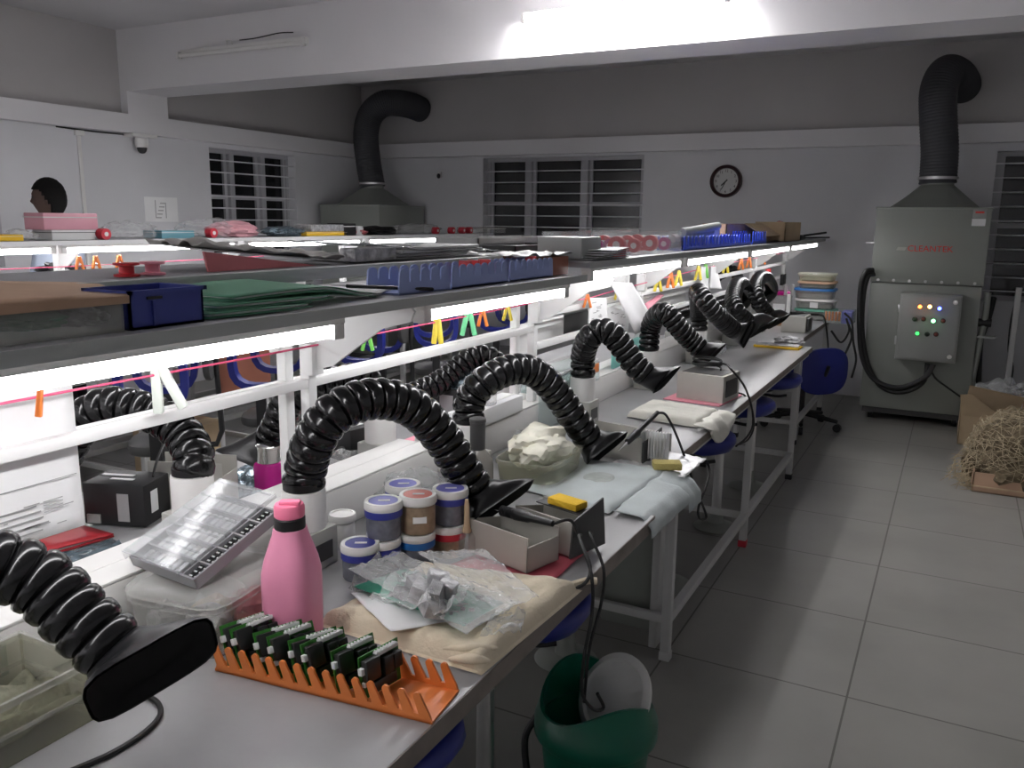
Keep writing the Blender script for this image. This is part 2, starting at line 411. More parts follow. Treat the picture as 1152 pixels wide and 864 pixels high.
# unseen fill tubes added behind the camera for more light from above
ceiling_tube(-5.3, -4.07, -.36, 2.672, True, 'added unseen fill tube on the beam behind the camera, towards the left wall')
ceiling_tube(-2.9, -1.67, -.36, 2.672, True, 'added unseen fill tube on the beam behind the camera, over the double bench')

t = thing('wall_clock', 'round dark red rimmed wall clock on the back wall', 'clock', (-1.947, YB, 1.865))
cx, cz = -1.947, 1.865
def yring(r0, r1, y0, y1, n=40):
    m = MB(); prof = [(r0, y1), (r0+.004, y0+.006), ((r0+r1)/2, y0), (r1-.004, y0+.008), (r1, y1)]
    R = [[V((cx+r*math.cos(2*PI*i/n), y, cz+r*math.sin(2*PI*i/n))) for i in range(n)] for r, y in prof]
    return m.loft(R+[R[0]], False, False)
yring(.112, .147, YB-.045, YB).build('rim', 'clk', t)
MB().cyl((cx, YB-.012, cz), (cx, YB, cz), .115, seg=40).build('dial', 'clkface', t)
m = MB()
for h in range(1, 13):
    a = PI/2-h*PI/6; m.text(str(h), .034, (cx+.092*math.cos(a), YB-.0135, cz+.092*math.sin(a)-.011), XV, ZV, align='CENTER')
m.build('numerals', 'ink', t)
for L, wd, deg in ((.062, .011, 90-227), (.092, .007, 90-208)):
    a = math.radians(deg); u = V((math.cos(a), 0, math.sin(a))); v = V((-math.sin(a), 0, math.cos(a)))
    MB().prism((cx, YB-.016, cz), u, v, [(-.018, -wd/2), (L*.8, -wd/2), (L, 0), (L*.8, wd/2), (-.018, wd/2)], (0, -.002, 0)).build('clock_hand', 'ink', t)

t = thing('security_camera', 'white dome security camera under the left lintel', 'camera', (XL+.07, 4.89, 2.05))
MB().bx(XL, XL+.12, 4.78, 5.02, 2.115, 2.14, .004).build('mount_plate', 'lamp_body', t)
MB().lathe([(.045, .0), (.052, .02), (.052, .07), (.04, .085)], (XL+.07, 4.90, 2.035), 20).build('housing', 'lamp_body', t)
MB().lathe([(.002, -.048), (.02, -.044), (.034, -.028), (.040, -.006), (.040, .004)], (XL+.07, 4.90, 2.035), 20).build('dome', 'black', t)
t = thing('cable_conduit', 'thin white cable conduit down the left wall below the camera', 'conduit', (XL, 4.38, 1.2))
MB().bx(XL+.001, XL+.016, 4.365, 4.395, .001, 2.12, .003).build('channel', 'lamp_body', t)
MB().bx(XL+.001, XL+.03, 4.345, 4.42, 2.085, 2.125, .004).build('junction_box', 'lamp_body', t)
MB().tube([(XL+.012, 4.2, 2.135), (XL+.012, 4.5, 2.128), (XL+.012, 4.8, 2.13)], .006, 6).build('wire', 'cable', t)
t = thing('wall_notice', 'pale plastic covered notice with a sketch on the left wall', 'notice', (XL, 5.11, 1.44))
MB().bx(XL, XL+.004, 4.94, 5.28, 1.44, 1.645).build('sheet', 'paper', t)
m = MB()
for k in range(5): m.bx(XL+.004, XL+.0052, 5.05+.012*k, 5.055+.012*k+.05, 1.47+.03*k, 1.478+.03*k)
m.bx(XL+.004, XL+.0052, 5.045, 5.053, 1.47, 1.62); m.bx(XL+.004, XL+.0052, 5.15, 5.158, 1.47, 1.60)
m.build('sketch', 'inkgrey', t)
t = thing('wall_bracket', 'small dark hook on the back wall left of the wide window', 'hook', (-5.03, YB, 1.94))
MB().bx(-5.05, -5.01, YB-.02, YB, 1.93, 1.99, .003).build('plate', 'lamp_body', t)
MB().ball((-5.03, YB-.035, 1.945), (.02, .02, .028), 2).build('knob', 'black', t)

# ================================================================== FUME FILTER UNITS
def fume_unit(x, y0, label):
    """floor cabinet 0.75 wide with hopper top; local frame: front-left-bottom corner"""
    t = thing('fume_filter_unit', label, 'fume filter cabinet', (x, y0, 0)); w, dp = .75, .80
    L = dict(parent=t, local=True)
    MB().bx(0, w, 0, dp, .10, 1.062, .006).build('lower_body', 'unit', **L)
    MB().bx(-.004, w+.004, -.004, dp+.004, 1.066, 1.615, .006).build('upper_body', 'unit', **L)
    MB().bx(-.010, w+.010, -.010, dp+.010, 1.611, 1.626, .003).build('top_flange', 'unit', **L)
    MB().bx(.02, w-.02, .02, dp-.02, .055, .10).build('plinth', 'station_dark', **L)
    m = MB()
    for k in range(7): m.cyl((.05+.108*k, -.014, 1.085), (.05+.108*k, -.003, 1.085), .011, seg=8)
    m.build('bolts', 'steel', **L)
    a = [V((.07, .08, 1.626)), V((w-.07, .08, 1.626)), V((w-.07, dp-.08, 1.626)), V((.07, dp-.08, 1.626))]
    n = 24; r0 = []; r1 = []
    for i in range(n):
        th = 2*PI*(i+.5)/n-PI*.75; k = 1/max(abs(math.cos(th)), abs(math.sin(th)))
        r0.append(V((w/2+(w/2-.07)*k*math.cos(th), dp/2+(dp/2-.08)*k*math.sin(th), 1.626)))
        r1.append(V((w/2+.115*math.cos(th), dp/2+.115*math.sin(th), 1.80)))
    r2 = [p+V((0, 0, .05)) for p in r1]
    MB().loft([r0, r1, r2]).build('hopper', 'unit', **L)
    for sx in (.08, w-.08):
        for sy in (.08, dp-.08):
            c = MB().cyl((sx-.016, sy, .05), (sx+.016, sy, .05), .05, seg=18).build('caster', 'black', **L)
            MB().cyl((sx-.019, sy, .05), (sx+.019, sy, .05), .026, seg=14).build('wheel_hub', 'steel', c, local=True)
    MB().tube([(-.008, .1, 1.36), (-.06, .1, 1.36), (-.06, .28, 1.36), (-.008, .28, 1.36)], .011, 8, 1).build('side_handle', 'steel', **L)
    return t
U = fume_unit(-.575, 7.0, 'tall grey fume filter cabinet with a lit control box, right of the workbench')
U2 = fume_unit(-5.93, 7.0, 'grey fume filter cabinet standing in the corner between the barred windows')
def duct(root, pts, r):
    P = spline(pts, 10); m = MB(); rad = []
    Q = []
    for i in range(len(P)-1):
        for k in range(3): Q.append(P[i].lerp(P[i+1], k/3)); rad.append(r+(.004 if k == 1 else 0))
    Q.append(P[-1]); rad.append(r)
    m.sweep(Q, rad, 28); o = m.build('exhaust_duct', 'duct', root, angle=60)
    b = P[0]; MB().cyl(b+V((0, 0, .03)), b+V((0, 0, .05)), r+.012, seg=28).build('hose_clamp', 'steel', o)
    return o
duct(U, [(-.20, 7.4, 1.81), (-.21, 7.4, 2.05), (-.245, 7.4, 2.30), (-.262, 7.42, 2.50), (-.225, 7.50, 2.63), (-.16, 7.64, 2.63), (-.12, 7.80, 2.60), (-.11, 7.896, 2.58)], .130)
duct(U2, [(-5.555, 7.4, 1.81), (-5.61, 7.4, 2.1), (-5.63, 7.4, 2.36), (-5.57, 7.41, 2.55), (-5.44, 7.45, 2.655), (-5.32, 7.56, 2.67), (-5.27, 7.72, 2.66), (-5.26, 7.88, 2.64)], .130)
# details on the right-hand cabinet
MB().text('CLEANTEK', .062, (-.345, 6.9945, 1.305), XV, ZV, depth=.001).build('logo_lettering', 'logo', U)
MB().prism((-.385, 6.9955, 1.322), XV, ZV, [(-.035, -.012), (.025, -.012), (.035, .012), (-.025, .012)], (0, -.001, 0)).build('logo_badge', 'arm_grey', U)
MB().bx(.06, .145, 6.985, 6.996, 1.55, 1.612, .002).build('maker_plate', 'unit2', U)
MB().rect((.06, 6.985, 1.55), XV, ZV, .015, .07, .035, .048, -YV).build('maker_plate_print', 'logo', U)
MB().bx(.058, .145, 6.993, 6.997, 1.495, 1.546).build('sticker', 'paper', U)
cb = MB().bx(-.350, .054, 6.845, 7.0, .512, 1.003, .006).build('control_box', 'unit2', U)
MB().bx(-.338, .042, 6.836, 6.847, .526, .990, .004).build('control_door', 'unit2', cb)
for z in (.62, .86): MB().bx(-.362, -.338, 6.85, 6.90, z, z+.06, .003).build('hinge', 'steel', cb)
for x, z in ((.012, .955), (.012, .56)): MB().cyl((x, 6.824, z), (x, 6.838, z), .016, seg=14).build('door_lock', 'chrome', cb)
for x, z, mm in ((1035, 345, 'led_orange'), (1046, 345, 'led_amber'), (1057, 347, 'led_blue'), (1029, 359, 'ledgreen_off'), (1039, 359, 'seal'), (1050, 361, 'led_green'), (1061, 361, 'seal'),
              (1032, 375, 'led_green2'), (1043, 376, 'black'), (1053, 376, 'seal')):
    p = at(x, z, y=6.83)
    b = MB().cyl((p.x, 6.822, p.z), (p.x, 6.838, p.z), .017, seg=16).build('indicator_bezel', 'black', cb)
    MB().lathe([(.0135, 0), (.013, .008), (.008, .014), (.001, .016)], (0, 0, 0), 14).build('indicator_lens', mm, b, local=True)
    l = b.children[0]; l.rotation_euler = (PI/2, 0, 0); l.location = V((p.x, 6.823, p.z))-ORG[U.name]
for pts in ([(983, 304, 6.95), (974, 306, 6.93), (968, 325, 6.93), (967, 370, 6.93), (971, 405, 6.92), (985, 428, 6.9), (1012, 436, 6.88), (1040, 425, 6.87), (1050, 410, 6.9)],
            [(984, 308, 6.97), (976, 312, 6.95), (971, 335, 6.95), (970, 375, 6.95), (977, 412, 6.94), (992, 435, 6.92), (1015, 441, 6.9), (1038, 430, 6.89), (1044, 409, 6.9)]):
    MB().tube([at(x, y, y=Y) for x, y, Y in pts], .019, 10).build('power_hose', 'cable', U)
MB().tube([at(1046, 412, y=6.9), at(1052, 425, y=6.9), at(1066, 436, y=6.93), at(1080, 446, y=7.0)], .007, 8).build('power_cable', 'cable', U)
MB().tube([(.215, 7.05, 1.02), (.215, 7.05, .85), (.195, 7.05, .6), (.17, 7.05, .2)], .022, 12).build('side_pipe', 'unit', U)
MB().cyl((.17, 7.05, .80), (.26, 7.05, .80), .03, seg=12).build('pipe_valve', 'black', U)
MB().bx(.17, .30, 7.02, 7.08, .69, .705).build('pipe_bracket', 'unit2', U)
tag(MB().tube([at(1118, 335, y=7.78), at(1113, 355, y=7.7), at(1107, 372, y=7.65), at(1103, 385, y=7.6), at(1101, 420, y=7.6), at(1101, 470, y=7.6)], .022, 8).build('drain_hose', 'cable'), 'short black hose hanging below the right window beside the tall cabinet', 'hose')
tag(MB().tube([at(1146, 330, y=7.75), at(1138, 360, y=7.72), at(1135, 395, y=7.72), at(1139, 415, y=7.72), at(1133, 450, y=7.72), at(1134, 470, y=7.7)], .010, 8).build('hanging_cable', 'cable'), 'thin black cable hanging down the wall under the right window', 'cable')
# ================================================================== WORK TABLES
TZ = .75
def work_table(label, x0, x1, y0, y1, legs, front='+', feet=None, stretch=True, edge=True, group=None):
    """legs: list of y; front side is the +x or -x long edge"""
    s = 1 if front == '+' else -1; xf = x1 if s > 0 else x0; xb = x0 if s > 0 else x1
    t = thing('work_table', label, 'table', ((x0+x1)/2, (y0+y1)/2, 0), group)
    MB().bx(x0, x1, y0, y1, TZ-.022, TZ, .002).build('table_top', 'table', t)
    m = MB(); m.bx(min(xf, xf+s*.002), max(xf, xf+s*.002), y0, y1, TZ-.030, TZ-.001); m.build('edge_band', 'tedge' if edge else 'table', t)
    ll = xf-s*.022; lb = xb+s*.06
    for i, y in enumerate(legs):
        for j, x in enumerate((ll, lb)):
            l = MB().bx(x-.016, x+.016, y-.016, y+.016, .03, TZ-.022, .002).build('leg', 'frame_grey', t)
            MB().bx(x-.019, x+.019, y-.019, y+.019, 0, .032, .003).build('foot_cap', feet[i] if feet and j == 0 else 'black', l)
        MB().bx(min(ll, lb), max(ll, lb), y-.012, y+.012, .135, .165, .002).build('cross_rail', 'frame_grey', t)
        MB().bx(min(ll, lb), max(ll, lb), y-.012, y+.012, TZ-.055, TZ-.022, .002).build('top_rail', 'frame_grey', t)
    if stretch and len(legs) > 1:
        MB().bx(ll-.015, ll+.015, legs[0], legs[-1], .135, .168, .002).build('stretcher', 'frame_grey', t)
        MB().bx(lb-.015, lb+.015, legs[0], legs[-1], .135, .168, .002).build('stretcher', 'frame_grey', t)
    MB().bx(ll-.012, ll+.012, y0+.05, y1-.05, TZ-.052, TZ-.022, .002).build('apron', 'frame_grey', t)
    return t
XC = -1.34                       # centre line of the double bench
t1 = thing('work_table', 'grey laminate workbench nearest the camera, orange circuit board rack on it', 'table', (-.98, .7, 0))
MB().bx(XC, -.632, -.7, 2.02, TZ-.024, TZ, .002).build('table_top', 'table', t1)
MB().bx(-.632, -.630, -.7, 2.02, TZ-.038, TZ-.001).build('edge_band', 'tedge', t1)
for y in (-.5, .35):
    l = MB().bx(-1.22, -1.18, y-.018, y+.018, .03, TZ-.024, .002).build('leg', 'frame_grey', t1)
    MB().bx(-1.222, -1.178, y-.02, y+.02, 0, .032, .003).build('foot_cap', 'black', l)
    l = MB().bx(-1.33, -1.295, y-.018, y+.018, .03, TZ-.024, .002).build('leg', 'frame_grey', t1)
    MB().bx(-1.24, -.70, y-.014, y+.014, TZ-.06, TZ-.024, .002).build('top_rail', 'frame_grey', t1)
l = MB().bx(-1.33, -1.295, 1.93, 1.965, .03, TZ-.024, .002).build('leg', 'frame_grey', t1)
t2 = work_table('long grey workbench with white legs, beige soldering station on a pink mat', XC, -.745, 2.03, 5.43, (2.65, 3.84, 5.05), feet=('frame_grey', 'band_red', 'black'))
MB().bx(-1.04, -.835, 2.725, 2.742, .05, .70, .002).build('end_panel', 'unit', t2)
MB().bx(-.835, -.808, 2.665, 2.745, .02, TZ-.022, .003).build('panel_post', 'frame_grey', t2)
t3 = work_table('far workbench under the stack of lidded boxes by the back wall', XC, -.86, 5.45, 7.75, (5.9, 7.1), feet=('black', 'black'))
work_table('rear grey bench, red folder and black power box on it', -2.05, XC-.003, -.7, 2.02, (-.4, 1.9), '-')
work_table('rear grey bench behind the far half of the double bench', -2.05, XC-.003, 2.03, 5.43, (2.7, 3.9, 5.2), '-')
# cable ledges standing along the back of the tables
def ledge(label, x0, x1, y0, y1):
    t = thing('cable_ledge', label, 'cable trunking', ((x0+x1)/2, (y0+y1)/2, TZ))
    MB().bx(x0, x1, y0, y1, TZ+.001, TZ+.104, .003).build('body', 'duct_white', t)
    MB().bx(x0, x1, y0, y1, TZ+.105, TZ+.111, .002).build('cover', 'duct_white', t)
    return t
lg = ledge('white cable trunking along the near bench, dark slots in its front', -1.272, -1.339, -.7, 1.98)
m = MB()
for y in (.44, .52, .60, .70, .86): m.bx(-1.2725, -1.2705, y, y+.018, TZ+.03, TZ+.085)
m.build('slots', 'shelf_grey', lg)
ledge('white cable trunking along the rear bench, behind the near one', -1.341, -1.408, -.7, 1.98)
ledge('white cable trunking along the long workbench', -1.272, -1.339, 2.06, 5.42)
ledge('white cable trunking along the far rear bench', -1.341, -1.408, 2.06, 5.42)

# ================================================================== SHELF RACKS
def rack(label, x_post, sgn, ys, y0, y1, zs, x_edge, rails, base_z, thin=False, group=None):
    t = thing('shelf_rack', label, 'shelf rack', (x_post, (y0+y1)/2, base_z), group)
    r = .0135; kk = .86 if zs > 1.34 else 1.
    for y in ys:
        MB().bx(x_post-r, x_post+r, y-r, y+r, base_z, zs-.001 if zs < 1.36 else zs-.004, .002).build('post', 'white_metal', t)
        b = MB().prism((x_post+sgn*r, y-.004, 0), V((sgn, 0, 0)), ZV, [(0, zs-.165), (.06*kk, zs-.15), (.20*kk, zs-.055), (.275*kk, zs-.035), (.285*kk, zs-.012), (.275*kk, zs-.002), (0, zs-.002)], (0, .008, 0)).build('bracket', 'white_metal', t)
        MB().bx(min(x_post, x_post+sgn*.03), max(x_post, x_post+sgn*.03), y-.02, y+.02, zs-.175, zs-.10, .003).build('bracket_clamp', 'white_metal', t)
    for z, h in rails:
        m = MB(); ya, yb = (2.68 if thin else y0), ys[-1]
        if thin: m.bx(x_post-.012, x_post+.012, ya, yb, z, z+h, .004)
        else: m.bx(x_post-.0115, x_post+.0115, ya, yb, z, z+h, .004)
        m.build('rail', 'white_metal', t)
    MB().bx(min(x_edge, XC+sgn*.003), max(x_edge, XC+sgn*.003), y0, y1, zs, zs+.018, .001).build('shelf_board', 'shelf', t)
    MB().bx(min(x_edge, x_edge+sgn*.002), max(x_edge, x_edge+sgn*.002), y0, y1, zs-.002, zs+.019).build('edge_strip', 'shelf_grey', t)
    return t
BZ = TZ+.112
rA = rack('white rack over the near bench, shelf holding the blue bin and green files', -1.305, 1, (1.48, 2.65), -.7, 2.40, 1.318, -1.0, [(1.112, .022)], BZ)
rB = rack('white rack over the long bench, shelf holding the clear box of red reels', -1.305, 1, (3.78, 5.0, 6.2, 7.45), 2.42, 7.55, 1.356, -1.0, [(1.155, .024), (1.045, .024)], BZ, True)
# rear rack: shelf sits slightly higher, its grey lip faces us
rAr = rack('white rack over the rear benches, grey lipped shelf piled with grey sheets', -1.375, -1, (.30, 1.48, 2.65, 3.78, 5.0), -.7, 5.3, 1.362, -1.68, [(1.100, .022)], BZ)
MB().bx(-1.305, -1.288, -.7, 2.62, 1.358, 1.386, .002).build('lip', 'shelf_grey', rAr)
MB().bx(-1.337, -1.306, -.7, 5.3, 1.362, 1.380, .001).build('shelf_inner_board', 'shelf', rAr)

# bench tubes
def bench_tube(label, x, y0, y1, z, group=None):
    t = thing('bench_tube_light', label, 'tube light', (x, (y0+y1)/2, z), group)
    MB().bx(x-.018, x+.018, y0, y1, z+.013, z+.026, .002).build('housing', 'lamp_body', t)
    MB().cyl((x, y0+.025, z), (x, y1-.025, z), .0135, seg=12).build('tube', 'tube', t)
    for y in (y0, y1-.03): MB().bx(x-.016, x+.016, y, y+.03, z-.016, z+.014, .003).build('end_cap', 'lamp_body', t)
    return t
bench_tube('lit tube lamp under the near shelf, left of the bracket', -1.025, .03, 1.25, 1.291)
bench_tube('lit tube lamp under the near shelf, from the bracket towards the blue racks', -1.025, 1.52, 2.29, 1.291)
bench_tube('lit tube lamp under the far shelf, above the hanging white papers', -1.025, 2.45, 3.45, 1.329)
bench_tube('lit tube lamp under the far shelf, second beyond the hanging papers', -1.025, 3.50, 4.70, 1.329)
bench_tube('lit tube lamp under the far shelf, third beyond the hanging papers', -1.025, 4.75, 5.95, 1.329)
bench_tube('lit tube lamp under the far shelf, last before the back wall', -1.025, 6.0, 7.20, 1.329)
bench_tube('lit tube lamp under the rear shelf over the black power box', -1.655, .2, 1.4, 1.335)
bench_tube('lit tube lamp under the rear shelf over the black soldering controller', -1.655, 1.55, 2.75, 1.335)
bench_tube('lit tube lamp under the rear shelf behind the hanging photo print', -1.655, 3.0, 4.2, 1.335)

# ================================================================== SECOND DOUBLE BENCH (by the left wall)
X2 = -4.35
work_table('row of grey benches by the left wall, near side', X2, X2+.72, 1.2, 7.2, (1.5, 2.87, 3.75, 5.2, 6.9), feet=None)
r2 = thing('shelf_rack', 'white rack with lit tubes over the benches by the left wall', 'shelf rack', (X2, 4.2, TZ))
for y in (1.75, 2.96, 4.17, 5.38, 6.6):
    MB().bx(X2-.02, X2+.02, y-.02, y+.02, TZ, 1.34, .002).build('post', 'white_metal', r2)
    MB().prism((X2, y-.004, 0), XV, ZV, [(0, 1.20), (.08, 1.22), (.20, 1.31), (.255, 1.33), (.255, 1.342), (0, 1.342)], (0, .008, 0)).build('bracket', 'white_metal', r2)
for z in (1.06, 1.16): MB().bx(X2-.012, X2+.012, 1.2, 6.6, z, z+.03, .003).build('rail', 'white_metal', r2)
MB().bx(X2-.30, X2+.32, 1.2, 7.0, 1.343, 1.362, .001).build('shelf_board', 'shelf', r2)
MB().bx(X2+.32, X2+.325, 1.2, 7.0, 1.341, 1.363).build('edge_strip', 'white_metal', r2)
MB().bx(X2-.325, X2-.32, 1.2, 7.0, 1.341, 1.363).build('edge_strip', 'white_metal', r2)
bench_tube('lit tube lamp on the wall side of the left rack, behind the person', X2-.285, 2.0, 3.8, 1.314)
bench_tube('lit tube lamp on the wall side of the left rack, below the barred window', X2-.285, 4.6, 6.4, 1.314)
work_table('row of grey benches by the left wall, wall side', X2-.72, X2-.003, 1.2, 7.2, (1.5, 2.87, 3.75, 5.2, 6.9), '-')
for y0, nm in ((1.55, 'lit tube lamp by the left wall, below the rolled bag at the photo edge'), (2.78, 'lit tube lamp by the left wall, below the pink boxes'), (4.05, 'lit tube lamp by the left wall, below the dark components bag'), (5.32, 'lit tube lamp by the left wall, the one nearest the corner')):
    bench_tube(nm, X2+.285, y0, y0+1.2, 1.314)

# ================================================================== EXTRACTION ARMS
def superring(c, u, v, a, b, n=24, e=4.):
    out = []
    for i in range(n):
        t = 2*PI*i/n; ct, st = math.cos(t), math.sin(t); k = (abs(ct)**e+abs(st)**e)**(-1/e)
        out.append(V(c)+V(u)*a*k*ct+V(v)*b*k*st)
    return out
def hose(name, pts, r, root, seg=22, pitch=.033):
    P = spline(pts, 14); L = [0]
    for a, b in zip(P, P[1:]): L.append(L[-1]+(b-a).length)
    tot = L[-1]; n = max(6, int(tot/pitch)); Q = []; rad = []
    prof = [(0, .90), (.05, 1.0), (.2, 1.09), (.48, 1.12), (.78, 1.08), (.94, .99)]
    j = 0
    for k in range(n):
        for f, q in prof:
            d = (k+f)/n*tot
            while j < len(L)-2 and L[j+1] < d: j += 1
            t = (d-L[j])/max(1e-9, L[j+1]-L[j]); Q.append(P[j].lerp(P[j+1], t)); rad.append(r*q)
    Q.append(P[-1]); rad.append(r*.9)
    m = MB(); m.sweep(Q, rad, seg); return m.build(name, 'hose', root, angle=80)
def hood(root, neck, d, tipa, tipb, n0, r, h=.075):
    """funnel from the hose end to a flat rounded mouth between two tips"""
    tipa, tipb = V(tipa), V(tipb); w = tipb-tipa; W = w.length; u = w/W; n0 = V(n0); nn = (n0-u*n0.dot(u)).normalized(); v = nn.cross(u).normalized()
    c = (tipa+tipb)/2; rings = []; N = 28
    d = V(d).normalized(); a0 = (u-d*u.dot(d)).normalized(); b0 = d.cross(a0)
    if b0.dot(v) < 0: b0 = -b0
    for t in (0, .12, .3, .5, .72, .9, 1.0):
        s = t*t*(3-2*t); s2 = t**1.5
        cc = V(neck).lerp(c, t); uu = (a0*(1-s)+u*s).normalized(); vv = (b0*(1-s)+v*s).normalized()
        rings.append(superring(cc, uu, vv, r*1.04*(1-s2)+W/2*s2, r*1.04*(1-s2)+h/2*s2, N, 2+2.5*s))
    rings.append(superring(c+nn*.006, u, v, W/2+.003, h/2+.003, N, 4.5))
    o = MB().loft(rings, True, False).build('hood', 'hood', root, angle=50)
    inner = [superring(c+nn*.0062, u, v, W/2-.001, h/2-.001, N, 4.5), superring(c+nn*.0005, u, v, W/2-.006, h/2-.006, N, 4.5), superring(c-nn*.012, u, v, W/2-.02, h/2-.014, N, 4)]
    MB().loft(inner, False, True).build('hood_mouth', 'hood_mouth', o, angle=50)
    return o
def arm(label, px, py, pts, tipa, tipb, n0=(.75, -.1, -.6), r=.042, group=None, h=.075):
    t = thing('extraction_arm', label, 'fume extraction arm', (px, py, TZ), group)
    b = MB().box((px, py, TZ+.045), (.10, .10, .088), .004).build('base_box', 'arm_grey', t)
    MB().bx(px+.05, px+.0515, py-.03, py+.03, TZ+.02, TZ+.06).build('base_slot', 'station_dark', b)
    MB().lathe([(.047, 0), (.047, .08), (.046, .086), (.043, .087)], (px, py, TZ+.088), 28).build('pipe', 'pipe', t)
    pts = [V(p) for p in pts]
    p0 = V((px, py, TZ+.1765)); P = [p0, V((px, py, TZ+.195))]+pts
    if (P[2]-P[1]).length < .06: P.pop(1)
    hose('hose', P, r, t, pitch=.029 if py < 3.2 else .025)
    MB().cyl((px, py, TZ+.1765), (px, py, TZ+.192), r*1.03, seg=24).build('hose_cuff', 'hood', t)
    hood(t, pts[-1], pts[-1]-pts[-2], tipa, tipb, n0, r, h)
    return t
def px_path(pix, xa, xb, keep=0):
    n = len(pix); return [at(x, y, x=xa+(xb-xa)*(i/(n-1))**1.0) for i, (x, y) in enumerate(pix)]
PX = -1.20
arm('black extraction arm on the near bench, its flat black hood beside the clear crate', PX, .50,
    [(-1.19, .51, 1.03), (-1.15, .545, 1.085), (-1.11, .595, 1.055)]+px_path([(40, 652), (85, 692), (128, 732)], -1.06, -.96),
    at(98, 792, x=-.92), at(238, 710, x=-.86), (.95, 0, -.28), h=.098)
arm('black extraction arm arching over the paste jars on the near bench', PX, 1.333,
    px_path([(344, 528), (353, 497), (373, 468), (405, 451), (440, 450), (470, 463), (497, 492), (515, 520), (534, 550)], -1.2, -.95),
    at(528, 590, x=-.93), at(596, 543, x=-.86))
arm('black extraction arm behind the grey bottle, hood over the blue-grey cloth', PX, 2.03,
    px_path([(529, 450), (545, 430), (570, 417), (593, 416), (612, 427), (630, 448), (645, 470), (662, 493)], -1.2, -.96),
    at(659, 523, x=-.95), at(703, 488, x=-.87))
arm('black extraction arm hooded above the pale folded pad', PX, 2.87,
    px_path([(656, 400), (662, 382), (675, 372), (688, 376), (702, 393), (714, 410), (727, 422)], -1.2, -.96),
    at(738, 439, x=-.94), at(760, 413, x=-.86))
arm('black extraction arm hooded above the beige soldering station on the pink mat', PX, 3.633,
    px_path([(732, 368), (740, 354), (750, 353), (762, 367), (776, 382), (788, 393)], -1.2, -.97),
    at(796, 406, x=-.95), at(812, 388, x=-.88))
arm('black extraction arm with a wedge hood, fourth along the long bench', PX, 4.46,
    px_path([(786, 350), (785, 330), (788, 332), (797, 344), (810, 358), (826, 372)], -1.2, -.96),
    at(834, 389, x=-.94), at(848, 362, x=-.90), (.9, -.2, -.3))
arm('black extraction arm looped before the last one, far part of the long bench', PX, 5.25,
    px_path([(839, 335), (836, 321), (829, 321), (825, 337), (829, 350), (841, 362)], -1.2, -1.0),
    at(845, 376, x=-.98), at(872, 361, x=-.93))
arm('black extraction arm looped closest to the lidded boxes', PX, 6.0,
    px_path([(868, 328), (863, 314), (855, 313), (850, 325), (854, 340), (864, 354)], -1.2, -1.0),
    at(866, 366, x=-.98), at(886, 356, x=-.93))
QX = -1.49
arm('black extraction arm of the rear bench beside the black power box, leaning left', QX, 1.29,
    px_path([(219, 516), (207, 490), (182, 470), (150, 460), (118, 458), (90, 478), (60, 530)], QX, -1.82),
    at(0, 597, x=-1.86), at(48, 578, x=-1.84), (-.7, -.2, -.6))
arm('black extraction arm of the rear bench, broad hood behind the magenta flask', QX, 2.0,
    px_path([(428, 448), (410, 428), (380, 427), (347, 437), (324, 452), (313, 478), (304, 494)], QX, -1.70),
    at(246, 505, x=-1.78), at(300, 527, x=-1.66), (-.5, -.5, -.5), h=.09)
arm('black extraction arm of the rear bench, seen between the two white post pairs', QX, 2.75,
    px_path([(571, 445), (563, 415), (546, 401), (528, 405), (508, 421), (486, 435), (464, 444)], QX, -1.75),
    at(396, 436, x=-1.86), at(438, 455, x=-1.80), (-.6, -.3, -.6))
arm('black extraction arm of the rear bench, bent behind the far rails', QX, 5.0,
    px_path([(822, 336), (829, 322), (829, 309), (822, 304), (810, 309)], QX, -1.75),
    at(795, 322, x=-1.82), at(806, 312, x=-1.80), (-.6, -.3, -.6))
for y in (1.48,):
    p = MB().bx(-1.3185, -1.2915, y-.0135, y+.0135, 1.337, 1.357).build('post_top', 'white_metal', rA)
    MB().cyl((-1.293, y, 1.347), (-1.2895, y, 1.347), .004, seg=8).build('bolt', 'black', p)
# ================================================================== ON THE NEAR BENCH
Z0 = TZ+.001
# --- pink bottle
bl = V((-.988, 1.06, Z0))
t = thing('water_bottle', 'pink water bottle with a black collar behind the circuit board rack', 'bottle', bl)
MB().lathe([(.030, 0), (.043, .002), (.046, .010), (.047, .05), (.0475, .118), (.0468, .136), (.042, .160), (.035, .183), (.028, .205), (.026, .216)], bl, 40, 3.2, .25).build('bottle_body', 'pink', t)
MB().lathe([(.0255, .214), (.027, .216), (.027, .234), (.0255, .236)], bl, 28).build('collar', 'black', t)
c = MB().lathe([(.025, .236), (.0265, .238), (.0265, .254), (.024, .259), (.02, .2605)], bl, 28).build('cap', 'pink_cap', t)
MB().box(bl+V((.006, -.004, .263)), (.036, .018, .008), .003, .5).build('cap_flap', 'pink_cap', c)

